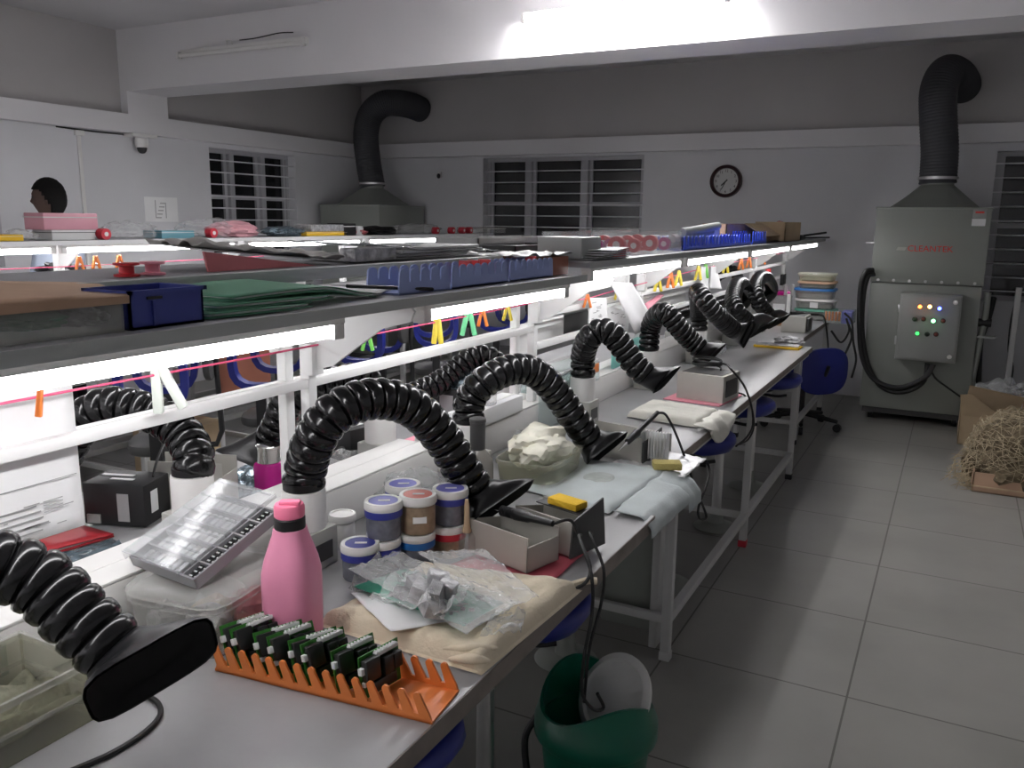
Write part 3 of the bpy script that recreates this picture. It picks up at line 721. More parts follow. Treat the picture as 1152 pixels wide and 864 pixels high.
# --- orange rack with circuit boards
R0 = V((-1.034, .918, Z0)); ang = math.atan2(.045, .396); ru = V((math.cos(ang), math.sin(ang), 0)); rv = V((-math.sin(ang), math.cos(ang), 0))
def comb_rack(label, o, u, v, L, D, H, nt, m, lean=-.012, name='board_rack', group=None, valley=.26):
    t = thing(name, label, 'circuit board rack', V(o)+u*L/2+v*D/2, group)
    o = V(o); p = L/nt; w = u.cross(v); vw = .14 if valley < .4 else .04; lean = lean if valley < .4 else 0; tw = .24 if valley < .4 else .40
    MB().prism(o, u, v, [(0, 0), (L, 0), (L, D), (0, D)], w*.004).build('base_plate', m, t)
    for d in (0, D-.004):
        poly = [(0, 0), (L, 0)]
        for i in range(nt-1, -1, -1):
            a = i*p; top = []
            for k in range(7):
                th = PI*k/6; top.append((a+p*.5+p*tw*math.cos(th)+lean, H-p*.24+p*.24*math.sin(th)))
            poly += [(a+p*(1-vw), H*valley)]+top+[(a+p*vw, H*valley)]
        MB().prism(o+v*d, u, w, poly, v*.004).build('comb_side', m, t)
    return t
rack0 = comb_rack('orange comb rack of green circuit boards at the near bench edge', R0, ru, rv, .405, .098, .047, 15, 'orange')
def circuit_board(pos, tip, yaw, label):
    """board stands on edge; local x = thickness/normal, y = depth, z = up"""
    t = thing('circuit_board', label, 'circuit board', pos, 'boards in the orange rack')
    K = dict(parent=t, local=True)
    MB().bx(-.001, .001, 0, .086, 0, .071).build('board', 'pcb', **K)
    m = MB()
    for (y, z, h, hh, d) in ((.003, .030, .030, .036, .014), (.040, .028, .020, .030, .016), (.062, .030, .018, .026, .015), (.018, .008, .05, .018, .012)): m.bx(.001, .001+d, y, y+h, z, z+hh, .002)
    m.build('relay_block', 'chip', **K)
    m = MB(); m.bx(.001, .010, .030, .078, .062, .069, .001)
    for k in range(7): m.bx(.002, .009, .032+k*.0065, .034+k*.0065, .069, .071)
    m.build('terminal_strip', 'chip_lbl', **K)
    m = MB(); m.bx(.001, .010, -.004, .008, .044, .055, .001); m.bx(.001, .008, .002, .012, .022, .030, .001); m.build('connector', 'chip_lbl', **K)
    t.rotation_euler = (0, tip, yaw)
    return t
bl_lab = ['green circuit board at the crate end of the orange rack', 'green circuit board second from the crate end of the orange rack', 'green circuit board third from the crate end of the orange rack',
 'green circuit board fourth from the crate end of the orange rack', 'green circuit board fifth from the crate end of the orange rack', 'green circuit board just before the first gap in the orange rack',
 'green circuit board standing alone between gaps in the orange rack', 'green circuit board next to the empty slots of the orange rack']
bpos = [.012, .036, .078, .106, .145, .170, .224, .268]; btip = [-.40, -.42, -.44, -.36, -.38, -.28, -.22, -.10]; byaw = [-.30, -.22, -.42, -.30, -.42, -.22, -.22, -.16]
for i in range(8):
    p = R0+ru*(bpos[i]+.012)+rv*.006+V((0, 0, .006)); circuit_board(p, btip[i], byaw[i], bl_lab[i])

# --- lidded clear storage box with the component organiser leaning on it
yawb = math.radians(8); S0 = V((-1.155, 1.03, Z0))
def rbox_rings(c, w, d, zs, yaw, e=6, n=32):
    u = V((math.cos(yaw), math.sin(yaw), 0)); v = V((-math.sin(yaw), math.cos(yaw), 0))
    return [superring(V(c)+V((0, 0, z)), u, v, w/2*k, d/2*k, n, e) for z, k in zs]
def tub(label, c, w, d, h, yaw, m, cat='box', name='storage_box', rim=True, group=None, lid=None):
    t = thing(name, label, cat, c, group)
    out = rbox_rings(c, w, d, [(0, .90), (.004, .93), (h*.5, .965), (h-.012, .985), (h-.012, 1.03), (h, 1.04)] if rim else [(0, .9), (.004, .93), (h, 1.)], yaw)
    inn = rbox_rings(c, w, d, [(h, .985), (h-.012, .965), (h*.5, .945), (.006, .90)], yaw)
    MB().loft(out+inn, True, True).build('tub', m, t, angle=50)
    if lid: MB().loft(rbox_rings(c, w, d, [(h+.001, 1.0), (h+.001, 1.05), (h+.010, 1.05), (h+.014, 1.02), (h+.018, .96)], yaw)).build('lid', lid, t, angle=50)
    return t
st = tub('clear storage box of loose parts under the chip organiser, near bench', S0, .205, .235, .098, yawb, 'milky', lid='milky')
for i, (dx, dy, r, mm) in enumerate(((-.05, -.06, .030, 'crinkle'), (.04, -.05, .034, 'crinkle'), (.05, .05, .032, 'redsheet'), (-.03, .05, .036, 'greysheet'), (.0, 0, .03, 'cardlight'))):
    MB().ball(S0+V((dx, dy, .006+r*.8)), (r*1.2, r*1.2, r), 3, .35, 5, i+2, floor=S0.z+.008).build('loose_part', mm, st)
# organiser: front edge low, back edge leaning on the trunking and the pipe
oa, ob, oc, od = at(150, 636, z=.872), at(224, 664, z=.868), at(316, 580, x=-1.10), at(246, 560, x=-1.262)
ou = (ob-oa).normalized(); ov0 = ((od-oa)+(oc-ob))*.5; OW = .175; ov = (ov0-ou*ov0.dot(ou)).normalized(); on = ou.cross(ov); OL = .205
if on.z < 0: on = -on
og = thing('component_organiser', 'clear lidded organiser tray of black chips leaning on the storage box', 'organiser', oa)
oo = oa.copy()
def oprism(m, a0, a1, b0, b1, c0, c1): return m.prism(oo+on*c0, ou, ov, [(a0, b0), (a1, b0), (a1, b1), (a0, b1)], on*(c1-c0))
m = MB(); oprism(m, 0, OW, 0, OL, 0, .003); oprism(m, 0, .004, 0, OL, .003, .022); oprism(m, OW-.004, OW, 0, OL, .003, .022); oprism(m, 0, OW, 0, .004, .003, .022); oprism(m, 0, OW, OL-.004, OL, .003, .022)
m.build('tray', 'zip', og)
m = MB()
for k in range(1, 5): oprism(m, .004, OW-.004, OL*k/5-.002, OL*k/5+.002, .003, .021)
oprism(m, OW*.80, OW*.80+.003, .004, OL-.004, .003, .021); m.build('dividers', 'zip', og)
for k in range(5):
    b0 = OL*k/5+.008; m = MB()
    for q in range(3):
        for s in range(2): oprism(m, OW*.82+.002+s*.013, OW*.82+.013+s*.013, b0+q*.011, b0+.009+q*.011, .003, .015)
    m.build('black_chips', 'chip', og)
    m = MB()
    for q in range(3):
        for s in range(2): oprism(m, OW*.82+.004+s*.013, OW*.82+.011+s*.013, b0+.002+q*.011, b0+.005+q*.011, .0151, .0156)
    m.build('chip_marks', 'chip_lbl', og)
    m = MB(); random.seed(k)
    for q in range(7): oprism(m, .012+q*.016, .022+q*.016, b0-.004, b0+.029, .003, .012)
    m.build('component_strips', 'crinkle' if k in (0, 3) else 'chip_lbl', og)
lo = oo; lid = MB()
oo = oa-ou*.012+ov*.004
oprism(lid, -.006, OW*.86, -.004, OL+.03, .026, .0285)
for k in range(6): oprism(lid, 0, OW*.84, (OL+.02)*k/5-.001, (OL+.02)*k/5+.003, .0286, .031)
oprism(lid, -.007, -.004, -.004, OL+.03, .010, .026); oprism(lid, OW*.86-.003, OW*.86, -.004, OL+.03, .018, .026)
lid.build('clear_lid', 'lid_clear', og); oo = lo

# --- long clear crate at the left photo edge, with a lower box of scraps
cr = thing('clear_crate', 'long clear plastic crate of straw coloured scraps behind the nearest hood', 'crate', (-1.165, .45, Z0))
def crate(x0, x1, y0, y1, z0, z1, th=.003, base=True):
    m = MB()
    if base: m.bx(x0, x1, y0, y1, z0, z0+th)
    m.bx(x0, x0+th, y0, y1, z0, z1); m.bx(x1-th, x1, y0, y1, z0, z1); m.bx(x0, x1, y0, y0+th, z0, z1); m.bx(x0, x1, y1-th, y1, z0, z1)
    return m
crate(-1.258, -1.085, -.05, .735, Z0, .845).build('bin', 'milky_warm', cr)
crate(-1.262, -1.080, -.054, .739, .838, .848, .006, False).build('rim', 'milky', cr)
crate(-1.260, -1.083, -.052, .737, .795, .800, .004, False).build('rib', 'milky', cr)
MB().sheet(drape(lambda u, v: V((-1.25+.158*u, -.04+.768*v, .76)), 14, 50, .065, 5, 3), 14, 50).build('scraps', 'dirt', cr, solid=.004)
tag(MB().tube([at(60, 875, z=Z0+.004), at(92, 862, z=Z0+.004), at(130, 845, z=Z0+.004), at(165, 822, z=Z0+.004), at(180, 804, z=Z0+.004), at(177, 790, z=Z0+.004), at(160, 782, z=Z0+.004), at(130, 780, z=Z0+.004)], .0042, 8).build('bench_cable', 'cable'), 'black cable curving on the bench top beneath the nearest hood', 'cable')

# --- paste jars
def jar(label, px, py, base, r, h, body, band, lidtop, group=None, pos=None, lidc='jar_white', print_=True):
    c = V(pos) if pos is not None else at(px, py, z=base); c.z = base
    t = thing('paste_jar', label, 'jar', c, group)
    lh = h*.26
    MB().lathe([(r*.88, 0), (r*.92, .003), (r*.93, h-lh-.008), (r*.90, h-lh)], c, 32).build('jar_body', body, t)
    if band: MB().lathe([(r*.98, h-lh-.012), (r*1.0, h-lh-.011), (r*1.0, h-lh+.004), (r*.98, h-lh+.005)], c, 32).build('band', band, t)
    l = MB().lathe([(r*.97, h-lh+.002), (r*1.02, h-lh+.005), (r*1.02, h-.006), (r*.97, h), (r*.80, h), (r*.78, h-.002), (r*.2, h-.002)], c, 32).build('lid', lidc, t)
    if lidtop:
        MB().lathe([(r*.77, h-.0018), (r*.77, h-.0008)], c, 32).build('lid_disc', lidtop, l)
        if print_: MB().box(c+V((.002, 0, h-.0004)), (r*.62, r*.20, .0008), 0, .55).build('lid_label', 'paper', l)
    return t
JR, JH = .041, .080
jar('small white jar with a printed label next to the arm base', 386, 612, Z0, .031, .076, 'jar_white', None, None)
jar('low blue lidded jar standing in front of the stacked jars', 406, 648, Z0, JR, JH-.004, 'jar', 'lid_blue', 'lid_blue')
p1 = at(430, 640, z=Z0); jar('dark blue banded jar beneath the violet lidded jar', 0, 0, Z0, JR, .072, 'jar', 'lid_blue', None, pos=p1)
jar('violet lidded jar of grey paste, on top of the left stack', 0, 0, Z0+.073, JR, JH, 'jar', 'lid_blue', 'lid_purple', pos=p1+V((-.003, .012, 0)))
p2 = at(469, 632, z=Z0); jar('bright blue banded jar beneath the red lidded jar', 0, 0, Z0, JR, .072, 'jar', 'band_blue', None, pos=p2)
r1 = jar('red lidded jar of brown paste, on top of the middle stack', 0, 0, Z0+.073, JR, JH+.004, 'jar_brown', None, 'lid_red', pos=p2+V((0, .006, 0)))
q = ORG[r1.name]; nd = V((.62, -.78, 0)); uu = V((.78, .62, 0))
MB().prism(q+nd*(JR*.93+.0005)+V((0, 0, .028)), uu, ZV, [(-.014, 0), (.016, 0), (.016, .014), (-.014, .014)], nd*-.004).build('jar_label', 'paper', r1)
p3 = at(504, 622, z=Z0); jar('red banded jar beneath the blue lidded jar, beside the small clear bottle', 0, 0, Z0, JR, .072, 'jar_brown', 'band_red', None, pos=p3)
jar('blue lidded jar on the red banded jar, half under the hood', 0, 0, Z0+.073, JR, JH, 'jar', 'lid_blue', 'lid_purple', pos=p3+V((0, .01, 0)))
p4 = V((-1.082, 1.535, 0)); jar('blue jar beneath the rearmost violet lid of the stacks', 0, 0, Z0, JR, .072, 'jar', 'lid_blue', None, pos=p4)
jar('violet lidded jar rearmost of the stacked jars, by the crumpled bag', 0, 0, Z0+.073, JR, JH-.004, 'jar', 'lid_blue', 'lid_purple', pos=p4)
c = at(525, 626, z=Z0)
t = thing('nozzle_bottle', 'small clear bottle with a thin nozzle beside the red banded jar', 'bottle', c)
MB().lathe([(.018, 0), (.020, .003), (.020, .048), (.012, .058), (.009, .060)], c, 20).build('bottle_body', 'milky', t)
MB().lathe([(.010, .058), (.011, .062), (.007, .075), (.006, .12), (.004, .135)], c, 14).build('nozzle', 'cardlight', t)
c = at(537, 556, z=Z0)
t = thing('solvent_bottle', 'grey glass bottle with a dark neck among the hoses', 'bottle', c)
MB().lathe([(.040, 0), (.044, .004), (.044, .085), (.040, .105), (.027, .122), (.020, .13)], c, 30).build('bottle_body', 'amber_glass', t)
MB().lathe([(.020, .128), (.021, .132), (.021, .205), (.023, .206), (.023, .216), (.018, .218)], c, 24).build('neck', 'station_dark', t)
# crumpled clear bag behind jars
t = MB().ball((-1.175, 1.70, Z0+.055), (.085, .10, .06), 4, .30, 3.5, 4, floor=Z0+.001).build('plastic_bag', 'filmgrey'); tag(t, 'crumpled grey clear bag behind the stacked jars', 'plastic bag')

# --- soldering stations on the near bench
def tin_tray(t, o, u, v, L, D, H, m='station', th=.003, nm='tray'):
    w = ZV; o = V(o)
    k = MB()
    k.prism(o, u, v, [(0, 0), (L, 0), (L, D), (0, D)], w*th)
    k.prism(o, u, w, [(0, 0), (L, 0), (L, H), (0, H)], v*th); k.prism(o+v*(D-th), u, w, [(0, 0), (L, 0), (L, H), (0, H)], v*th)
    k.prism(o, v, w, [(0, 0), (D, 0), (D, H*.72), (0, H)], u*th); k.prism(o+u*(L-th), v, w, [(0, 0), (D, 0), (D, H*.72), (0, H*.72)], u*th)
    return k.build(nm, m, t)
tag(MB().sheet(drape(quad(V((-.93, 1.46, Z0+.001)), V((-.69, 1.44, Z0+.001)), V((-.685, 1.80, Z0+.001)), V((-.80, 1.80, Z0+.001))), 10, 10, .006, 3, 2), 16, 16).build('antistatic_bag', 'red_mat', solid=.003), 'pinkish red antistatic bag lying under the open tin holders', 'bag')
b1o = V((-.918, 1.555, Z0+.009)); bu = (V((-.745, 1.508, 0))-V((-.918, 1.555, 0))).normalized(); bv = V((-bu.y, bu.x, 0))
t = thing('iron_holder', 'open grey tin holder with a black soldering iron, near bench', 'soldering iron holder', b1o)
tin_tray(t, b1o, bu, bv, .178, .105, .078)
ir = thing('soldering_iron', 'black soldering iron lying across the grey tin holder, cable hanging off', 'soldering iron', b1o+bu*.10+bv*.06+ZV*.08)
ia, ib = b1o+bu*.03+bv*.075+ZV*.085, b1o+bu*.185+bv*.075+ZV*.094
MB().sweep([ia, lerp(ia, ib, .25), lerp(ia, ib, .3), lerp(ia, ib, .55), lerp(ia, ib, .6), ib], [.009, .011, .014, .012, .009, .007], 14).build('grip', 'black', ir)
m = MB()
for k in range(6): m.cyl(lerp(ia, ib, .02+.04*k), lerp(ia, ib, .035+.04*k), .0125, seg=12)
m.build('grip_ribs', 'black', ir)
MB().cyl(ia, ia+(ia-ib).normalized()*.05, .0035, .001, 10).build('iron_tip', 'chrome', ir)
MB().tube([ib, ib+V((.03, .03, .002)), at(655, 614, x=-.66), at(664, 640, x=-.62), at(652, 660, x=-.62), at(610, 660, x=-.70), at(575, 650, x=-.80), at(556, 636, x=-.85)], .0038, 8).build('cord', 'cable', ir)
b2o = b1o+bv*.135+bu*.02
t = thing('sponge_holder', 'grey tin holder carrying the yellow sponge, near bench', 'soldering stand', b2o)
tin_tray(t, b2o, bu, bv, .170, .10, .080)
MB().prism(b2o+bu*.171, bv, ZV, [(-.01, 0), (.12, 0), (.108, .115), (.0, .085)], bu*.004).build('end_plate', 'station_dark', t)
MB().prism(b2o+bv*.05+ZV*.080, bu, bv, [(.02, 0), (.168, 0), (.168, .05), (.02, .05)], ZV*.003).build('sponge_tray', 'station_dark', t)
sp = MB().box(b2o+bu*.095+bv*.075+ZV*.0925, (.088, .046, .018), .005, math.atan2(bu.y, bu.x)).build('yellow_sponge', 'yellow'); tag(sp, 'yellow cleaning sponge on the grey tin holder', 'sponge')
tag(MB().sheet(drape(quad(V((-.90, 1.83, Z0+.002)), V((-.74, 1.80, Z0+.002)), V((-.73, 1.89, Z0+.002)), V((-.93, 1.93, Z0+.002))), 8, 8, .03, 5, 6), 20, 16).build('crumpled_film', 'film', solid=.001), 'crumpled clear film between the yellow sponge and the blue-grey cloth', 'plastic film')
# cords from the holder end hanging over the bench edge into the bin
tag(MB().tube([b2o+bu*.18+bv*.02+ZV*.05, at(652, 606, x=-.66), at(665, 645, x=-.605), at(666, 690, x=-.60), at(657, 740, x=-.60), at(655, 780, x=-.61), at(668, 798, x=-.60), at(679, 796, x=-.59), at(672, 780, x=-.6)], .0038, 8).build('dangling_cable', 'cable'), 'black cord hanging over the bench edge with its loop inside the green bin', 'cord')
tag(MB().tube([b2o+bu*.18+bv*.06+ZV*.04, at(664, 602, x=-.655), at(679, 640, x=-.61), at(676, 680, x=-.61), at(663, 730, x=-.60), at(657, 790, x=-.61)], .0036, 8).build('dangling_cable', 'cable'), 'black cord hanging straight beside the looped one above the bin', 'cord')

# --- folded cream cloth with bags on top
cl = [V((-.985, 1.128, 0)), V((-.640, 1.125, 0)), V((-.622, 1.50, 0)), V((-.955, 1.42, 0))]
def cloth_block(c, z0, h, amp, seed, nu=44, nv=44):
    def f(u, v):
        p = quad(*c)(u, v); e = min(u, 1-u, v, 1-v); k = min(1, e/.10); k = math.sqrt(max(0, 1-(1-k)**2))
        d = noise.noise(V((u*4+seed, v*9, seed)))*.6+noise.noise(V((u*14, v*5, seed+4)))*.4
        return V((p.x, p.y, z0+.004+h*k+amp*d*k))
    return f
t = thing('folded_cloth', 'folded cream cloth at the bench edge under the plastic bags', 'cloth', (-.8, 1.3, Z0))
MB().sheet(cloth_block(cl, Z0, .030, .011, 2), 44, 44).build('top_fold', 'cream', t, angle=80)
c2 = [p+(p-V((-.80, 1.29, 0)))*.03 for p in cl]
MB().sheet(cloth_block(c2, Z0-.003, .010, .003, 8), 30, 30).build('lower_fold', 'cream', t, angle=80)
for a, b, c_ in (((-.70, 1.122, Z0+.012), (-.66, 1.128, Z0+.020), (-.635, 1.150, Z0+.012)), ((-.72, 1.135, Z0+.020), (-.67, 1.148, Z0+.027), (-.640, 1.185, Z0+.018))):
    MB().sweep(spline([a, b, c_], 8), [.003+.006*math.sin(PI*k/16) for k in range(17)], 10).build('corner_fold', 'cream', t, angle=80)
MB().tube([(-.66, 1.45, Z0+.012), (-.635, 1.49, Z0+.014), (-.618, 1.53, Z0+.012), (-.602, 1.545, Z0+.010)], .008, 8).build('rolled_edge', 'cream', t)
zc = Z0+.038
tag(MB().sheet(drape(quad(at(395, 668, z=zc), at(440, 712, z=zc), at(505, 700, z=zc), at(470, 655, z=zc)), 6, 6, .006, 2, 1), 12, 12).build('paper_sheet', 'paper', solid=.0008), 'white paper under the bag, sticking out over the cream cloth', 'paper')
pb = thing('circuit_card', 'green circuit panel inside the clear bag on the cream cloth', 'circuit panel', (-.85, 1.27, zc))
pa, pbv, pc, pd = at(398, 660, z=zc+.012), at(522, 704, z=zc+.012), at(566, 678, z=zc+.012), at(455, 640, z=zc+.012)
MB().sheet(quad(pa, pbv, pc, pd), 2, 2).build('panel', 'pcb_teal', pb, solid=.002)
m = MB(); pn = quad(pa, pbv, pc, pd); random.seed(3)
for k in range(26):
    p = pn(random.uniform(.06, .94), random.uniform(.08, .92)); m.box(p+V((0, 0, .003)), (random.uniform(.004, .014), random.uniform(.004, .010), .004), 0, .4)
m.build('panel_parts', 'chip', pb)
tag(MB().sheet(drape(quad(at(392, 640, z=zc+.02), at(525, 714, z=zc+.016), at(585, 680, z=zc+.014), at(448, 622, z=zc+.02)), 20, 20, .012, 4, 11), 44, 44).build('plastic_bag', 'film', solid=.0008, angle=70), 'clear plastic bag wrapped round the green circuit panel', 'plastic bag')
tag(MB().sheet(drape(quad(at(470, 622, z=zc+.03), at(560, 690, z=zc+.012), at(606, 672, z=zc+.012), at(545, 618, z=zc+.02)), 20, 20, .014, 4, 23), 40, 40).build('plastic_bag', 'film', solid=.0008, angle=70), 'clear plastic bag with printed marks spread towards the tin holders', 'plastic bag')
tag(MB().sheet(drape(quad(at(540, 716, z=Z0+.03), at(586, 712, z=Z0+.03), at(592, 690, z=Z0+.03), at(556, 692, z=Z0+.034)), 10, 10, .022, 3, 31), 26, 26).build('plastic_bag', 'film', solid=.0008, angle=70), 'small crumpled clear bag at the bench edge of the cream cloth', 'plastic bag')
tag(MB().sheet(drape(quad(at(392, 662, z=Z0+.02), at(404, 672, z=Z0+.02), at(450, 640, z=Z0+.04), at(424, 625, z=Z0+.06)), 10, 10, .03, 3, 41), 24, 24).build('plastic_bag', 'filmgrey', solid=.0008, angle=70), 'folded grey film bag leaning beside the low blue jar', 'plastic bag')
cc = at(478, 662, z=zc+.05)
t = thing('wrapped_parts', 'crumpled bundle of grey ribbed parts on the clear bag', 'wrapped parts', cc-V((0, 0, .05)))
m = MB(); random.seed(11)
for (dx, dy, dz, a, s) in ((0, 0, -.01, .3, (.05, .045, .035)), (.03, -.02, -.02, .9, (.04, .04, .03)), (-.03, .02, -.012, -.4, (.045, .03, .03)), (.01, .03, .012, .6, (.04, .035, .02)), (-.045, .0, -.02, 1.2, (.03, .035, .022)), (.035, .02, .0, .1, (.032, .03, .03))):
    m.box(cc+V((dx, dy, dz)), s, .004, a, .25*dx*10, .3)
m.build('bundle', 'crinkle', t)
m = MB()
for k in range(9): m.box(cc+V((.032+.003*k-.012, -.012, .0)), (.0012, .042, .034), 0, .3, .2)
m.build('ribbed_strip', 'crinkle', t)
MB().sheet(drape(quad(cc+V((-.08, -.06, -.015)), cc+V((.07, -.05, -.02)), cc+V((.07, .06, -.012)), cc+V((-.07, .07, -.01))), 9, 9, .035, 3, 51), 26, 26).build('wrapping_film', 'film', t, solid=.0006, angle=70)

# --- green swing bin on the floor
bc = V((-.665, 1.735, 0))
t = thing('swing_bin', 'green plastic bin with a tilted white swing lid below the bench', 'bin', bc)
def bin_ring(r, z, s=1., n=44):
    return [bc+V((r*s*math.cos(2*PI*i/n), r*math.sin(2*PI*i/n), z)) for i in range(n)]
def shoulder(r, z0, n=44):
    # hood-like rim: high on two opposite sides, low where the lid swings
    return [bc+V((r*math.cos(2*PI*i/n), r*math.sin(2*PI*i/n), z0+.065*(.5+.5*math.cos(2*(2*PI*i/n-math.radians(-42))))**1.3)) for i in range(n)]
MB().loft([bin_ring(.098, 0), bin_ring(.105, .004), bin_ring(.132, .27), bin_ring(.136, .31), bin_ring(.128, .312), bin_ring(.126, .27), bin_ring(.10, .01)], True, True).build('bin_body', 'green_bin', t, angle=50)
MB().loft([bin_ring(.146, .285), bin_ring(.149, .29), bin_ring(.149, .325), bin_ring(.143, .34), shoulder(.136, .352), shoulder(.128, .352), bin_ring(.134, .33), bin_ring(.141, .30)], False, False).build('bin_collar', 'green_bin', t, angle=50)
lidR = Euler((0, math.radians(-52), math.radians(52))).to_matrix()
def lidpt(r, a, h): return bc+V((.030, .040, .362))+lidR@V((r*math.cos(a)*.86, r*math.sin(a), h))
rings = [[lidpt(r, 2*PI*i/36, h) for i in range(36)] for r, h in ((.118, -.006), (.124, -.002), (.124, .004), (.116, .009), (.104, .009), (.098, .001), (.04, -.004))]
MB().loft(rings).build('swing_lid', 'bin_white', t, angle=50)
MB().tube([bc+V((-.142, -.03, .30)), bc+V((-.165, -.05, .24)), bc+V((-.150, -.06, .14)), bc+V((-.128, -.06, .06))], .009, 8).build('carry_handle', 'black', t)
# ================================================================== ON THE LONG BENCH
# clear tub of wax-like cotton
tub('clear tub heaped with cotton wool, beside the grey glass bottle', V((-1.035, 2.17, Z0)), .19, .27, .075, .05, 'milky_warm')
tag(MB().ball((-1.04, 2.17, Z0+.095), (.085, .12, .055), 4, .32, 4, 9, floor=Z0+.012).build('cotton_heap', 'wax'), 'heap of yellowish cotton wool in a plastic bag, filling the clear tub', 'cotton wool')
tag(MB().ball((-1.17, 2.42, Z0+.035), (.07, .09, .045), 4, .3, 4, 13, floor=Z0+.001).build('plastic_bag', 'film'), 'crumpled clear bag behind the cotton tub on the long bench', 'plastic bag')
t = thing('carton', 'white carton on the cable trunking carrying the blue lidded jar', 'carton', (-1.30, 2.34, TZ+.112))
MB().bx(-1.345, -1.262, 2.15, 2.50, TZ+.113, TZ+.165, .003).build('carton_body', 'paper', t)
MB().bx(-1.30, -1.290, 2.149, 2.501, TZ+.165, TZ+.1665).build('tape', 'duct_white', t)
jar('clear jar with a bright blue lid on the white carton', 0, 0, TZ+.168, .046, .085, 'milky', None, None, pos=V((-1.303, 2.30, 0)), lidc='blue_bright')
# blue-grey cloth over the joint of the benches
gc = [V((-1.03, 2.03, 0)), V((-.735, 1.955, 0)), V((-.715, 2.40, 0)), V((-1.02, 2.38, 0))]
t = thing('bench_cloth', 'blue-grey cloth spread over the bench joint, corner hanging down', 'cloth', (-.85, 2.2, Z0))
MB().sheet(cloth_block(gc, Z0+.001, .012, .004, 5), 40, 40).build('cloth_top', 'greycloth', t, angle=80)
def hang(u, v):
    a = lerp(V((-.725, 1.965, Z0+.012)), V((-.715, 2.40, Z0+.014)), u); k = .5*noise.noise(V((u*7, v*1.5, 3)))
    x = .105*min(1, v*1.3)+.02*k; z = -.10*max(0, v-.55)**1.0-.012*v+.012*k*v
    return a+V((x, .02*k*v, z-(.03 if u > .7 else 0)*v))
MB().sheet(hang, 36, 16).build('hanging_edge', 'greycloth', t, solid=.002, angle=80)
MB().ball((-.86, 2.20, Z0+.0165), (.045, .055, .0035), 3).build('dark_smudge', mat('cloth_smudge', (.40, .43, .41), .95, var=.15, vscale=30), t)
# foil sheet with sponge and pleated card
tag(MB().sheet(drape(quad(V((-.90, 2.41, Z0+.001)), V((-.655, 2.37, Z0+.002)), V((-.650, 2.60, Z0+.002)), V((-.86, 2.64, Z0+.001))), 12, 12, .008, 5, 4), 24, 24).build('foil_sheet', 'foil', solid=.002), 'crinkled silvery sheet overhanging the bench by the tan sponge', 'foil sheet')
p = at(750, 528, z=Z0+.012)
tag(MB().box(p+V((0, 0, .014)), (.085, .05, .022), .004, .45).build('tan_sponge', 'sponge'), 'tan sponge on the crinkled silvery sheet', 'sponge')
p = at(738, 520, z=Z0+.012)
def pleat(u, v): return p+V((-.075+.105*u, .02+.012*math.sin(u*70), .004+.088*v))
tag(MB().sheet(pleat, 90, 3).build('pleated_card', 'paper', solid=.001), 'white pleated card standing between the holder and the tan sponge', 'card')
s2o = V((-1.06, 2.50, Z0)); su = V((.975, -.22, 0)).normalized(); sv = V((-su.y, su.x, 0))
t = thing('iron_holder', 'long grey iron holder with a picture label behind the blue-grey cloth', 'soldering iron holder', s2o)
tin_tray(t, s2o, su, sv, .25, .11, .082)
MB().prism(s2o+sv*.112, su, sv, [(.01, 0), (.24, 0), (.24, .09), (.01, .09)], ZV*.060).build('rear_body', 'station', t)
MB().prism(s2o+sv*.13+ZV*.0605, su, sv, [(.05, 0), (.14, 0), (.14, .055), (.05, .055)], ZV*.001).build('picture_label', 'station_dark', t)
MB().prism(s2o+sv*.138+ZV*.062, su, sv, [(.07, 0), (.12, 0), (.12, .03), (.07, .03)], ZV*.001).build('picture_print', 'redsheet', t)
MB().prism(s2o+su*.251, sv, ZV, [(.0, 0), (.11, 0), (.11, .10), (.0, .07)], su*.004).build('end_plate', 'station_dark', t)
ir = thing('soldering_iron', 'black soldering iron leaning up from the long grey holder', 'soldering iron', s2o+su*.22+sv*.04+ZV*.08)
ia, ib = at(706, 497, x=-.84), at(740, 464, x=-.80)
MB().sweep([ia, lerp(ia, ib, .3), lerp(ia, ib, .36), ib], [.010, .013, .009, .007], 12).build('grip', 'black', ir)
MB().cyl(ia, ia+(ia-ib).normalized()*.05, .004, .001, 10).build('iron_tip', 'chrome', ir)
MB().tube([ib, at(750, 468, x=-.78), at(764, 497, x=-.74), at(781, 545, x=-.69), at(793, 575, x=-.68), at(794, 583, x=-.68), at(787, 583, x=-.68), at(786, 570, x=-.68), at(795, 545, x=-.68), at(798, 527, x=-.70), at(790, 515, x=-.72), at(770, 511, x=-.76), at(748, 509, x=-.80)], .0042, 8).build('cord', 'cable', ir)
# pale pad
pd_ = [V((-1.075, 3.02, 0)), V((-.79, 2.99, 0)), V((-.775, 3.25, 0)), V((-1.07, 3.29, 0))]
t = thing('bench_pad', 'pale folded pad with a corner hanging over the long bench edge', 'cloth', (-.93, 3.15, Z0))
MB().sheet(cloth_block(pd_, Z0+.001, .028, .006, 14), 36, 36).build('pad_top', 'padcloth', t, angle=80)
def hang2(u, v):
    a = lerp(V((-.79, 2.95, Z0+.02)), V((-.775, 3.24, Z0+.022)), u); k = noise.noise(V((u*6, v*2, 9)))
    return a+V((.062*min(1, v*1.6)+.015*k, 0, -(.02+.09*u*(1-u)*3)*max(0, v-.35)*1.5+.01*k*v))
MB().sheet(hang2, 30, 14).build('pad_corner', 'padcloth', t, solid=.006, angle=80)
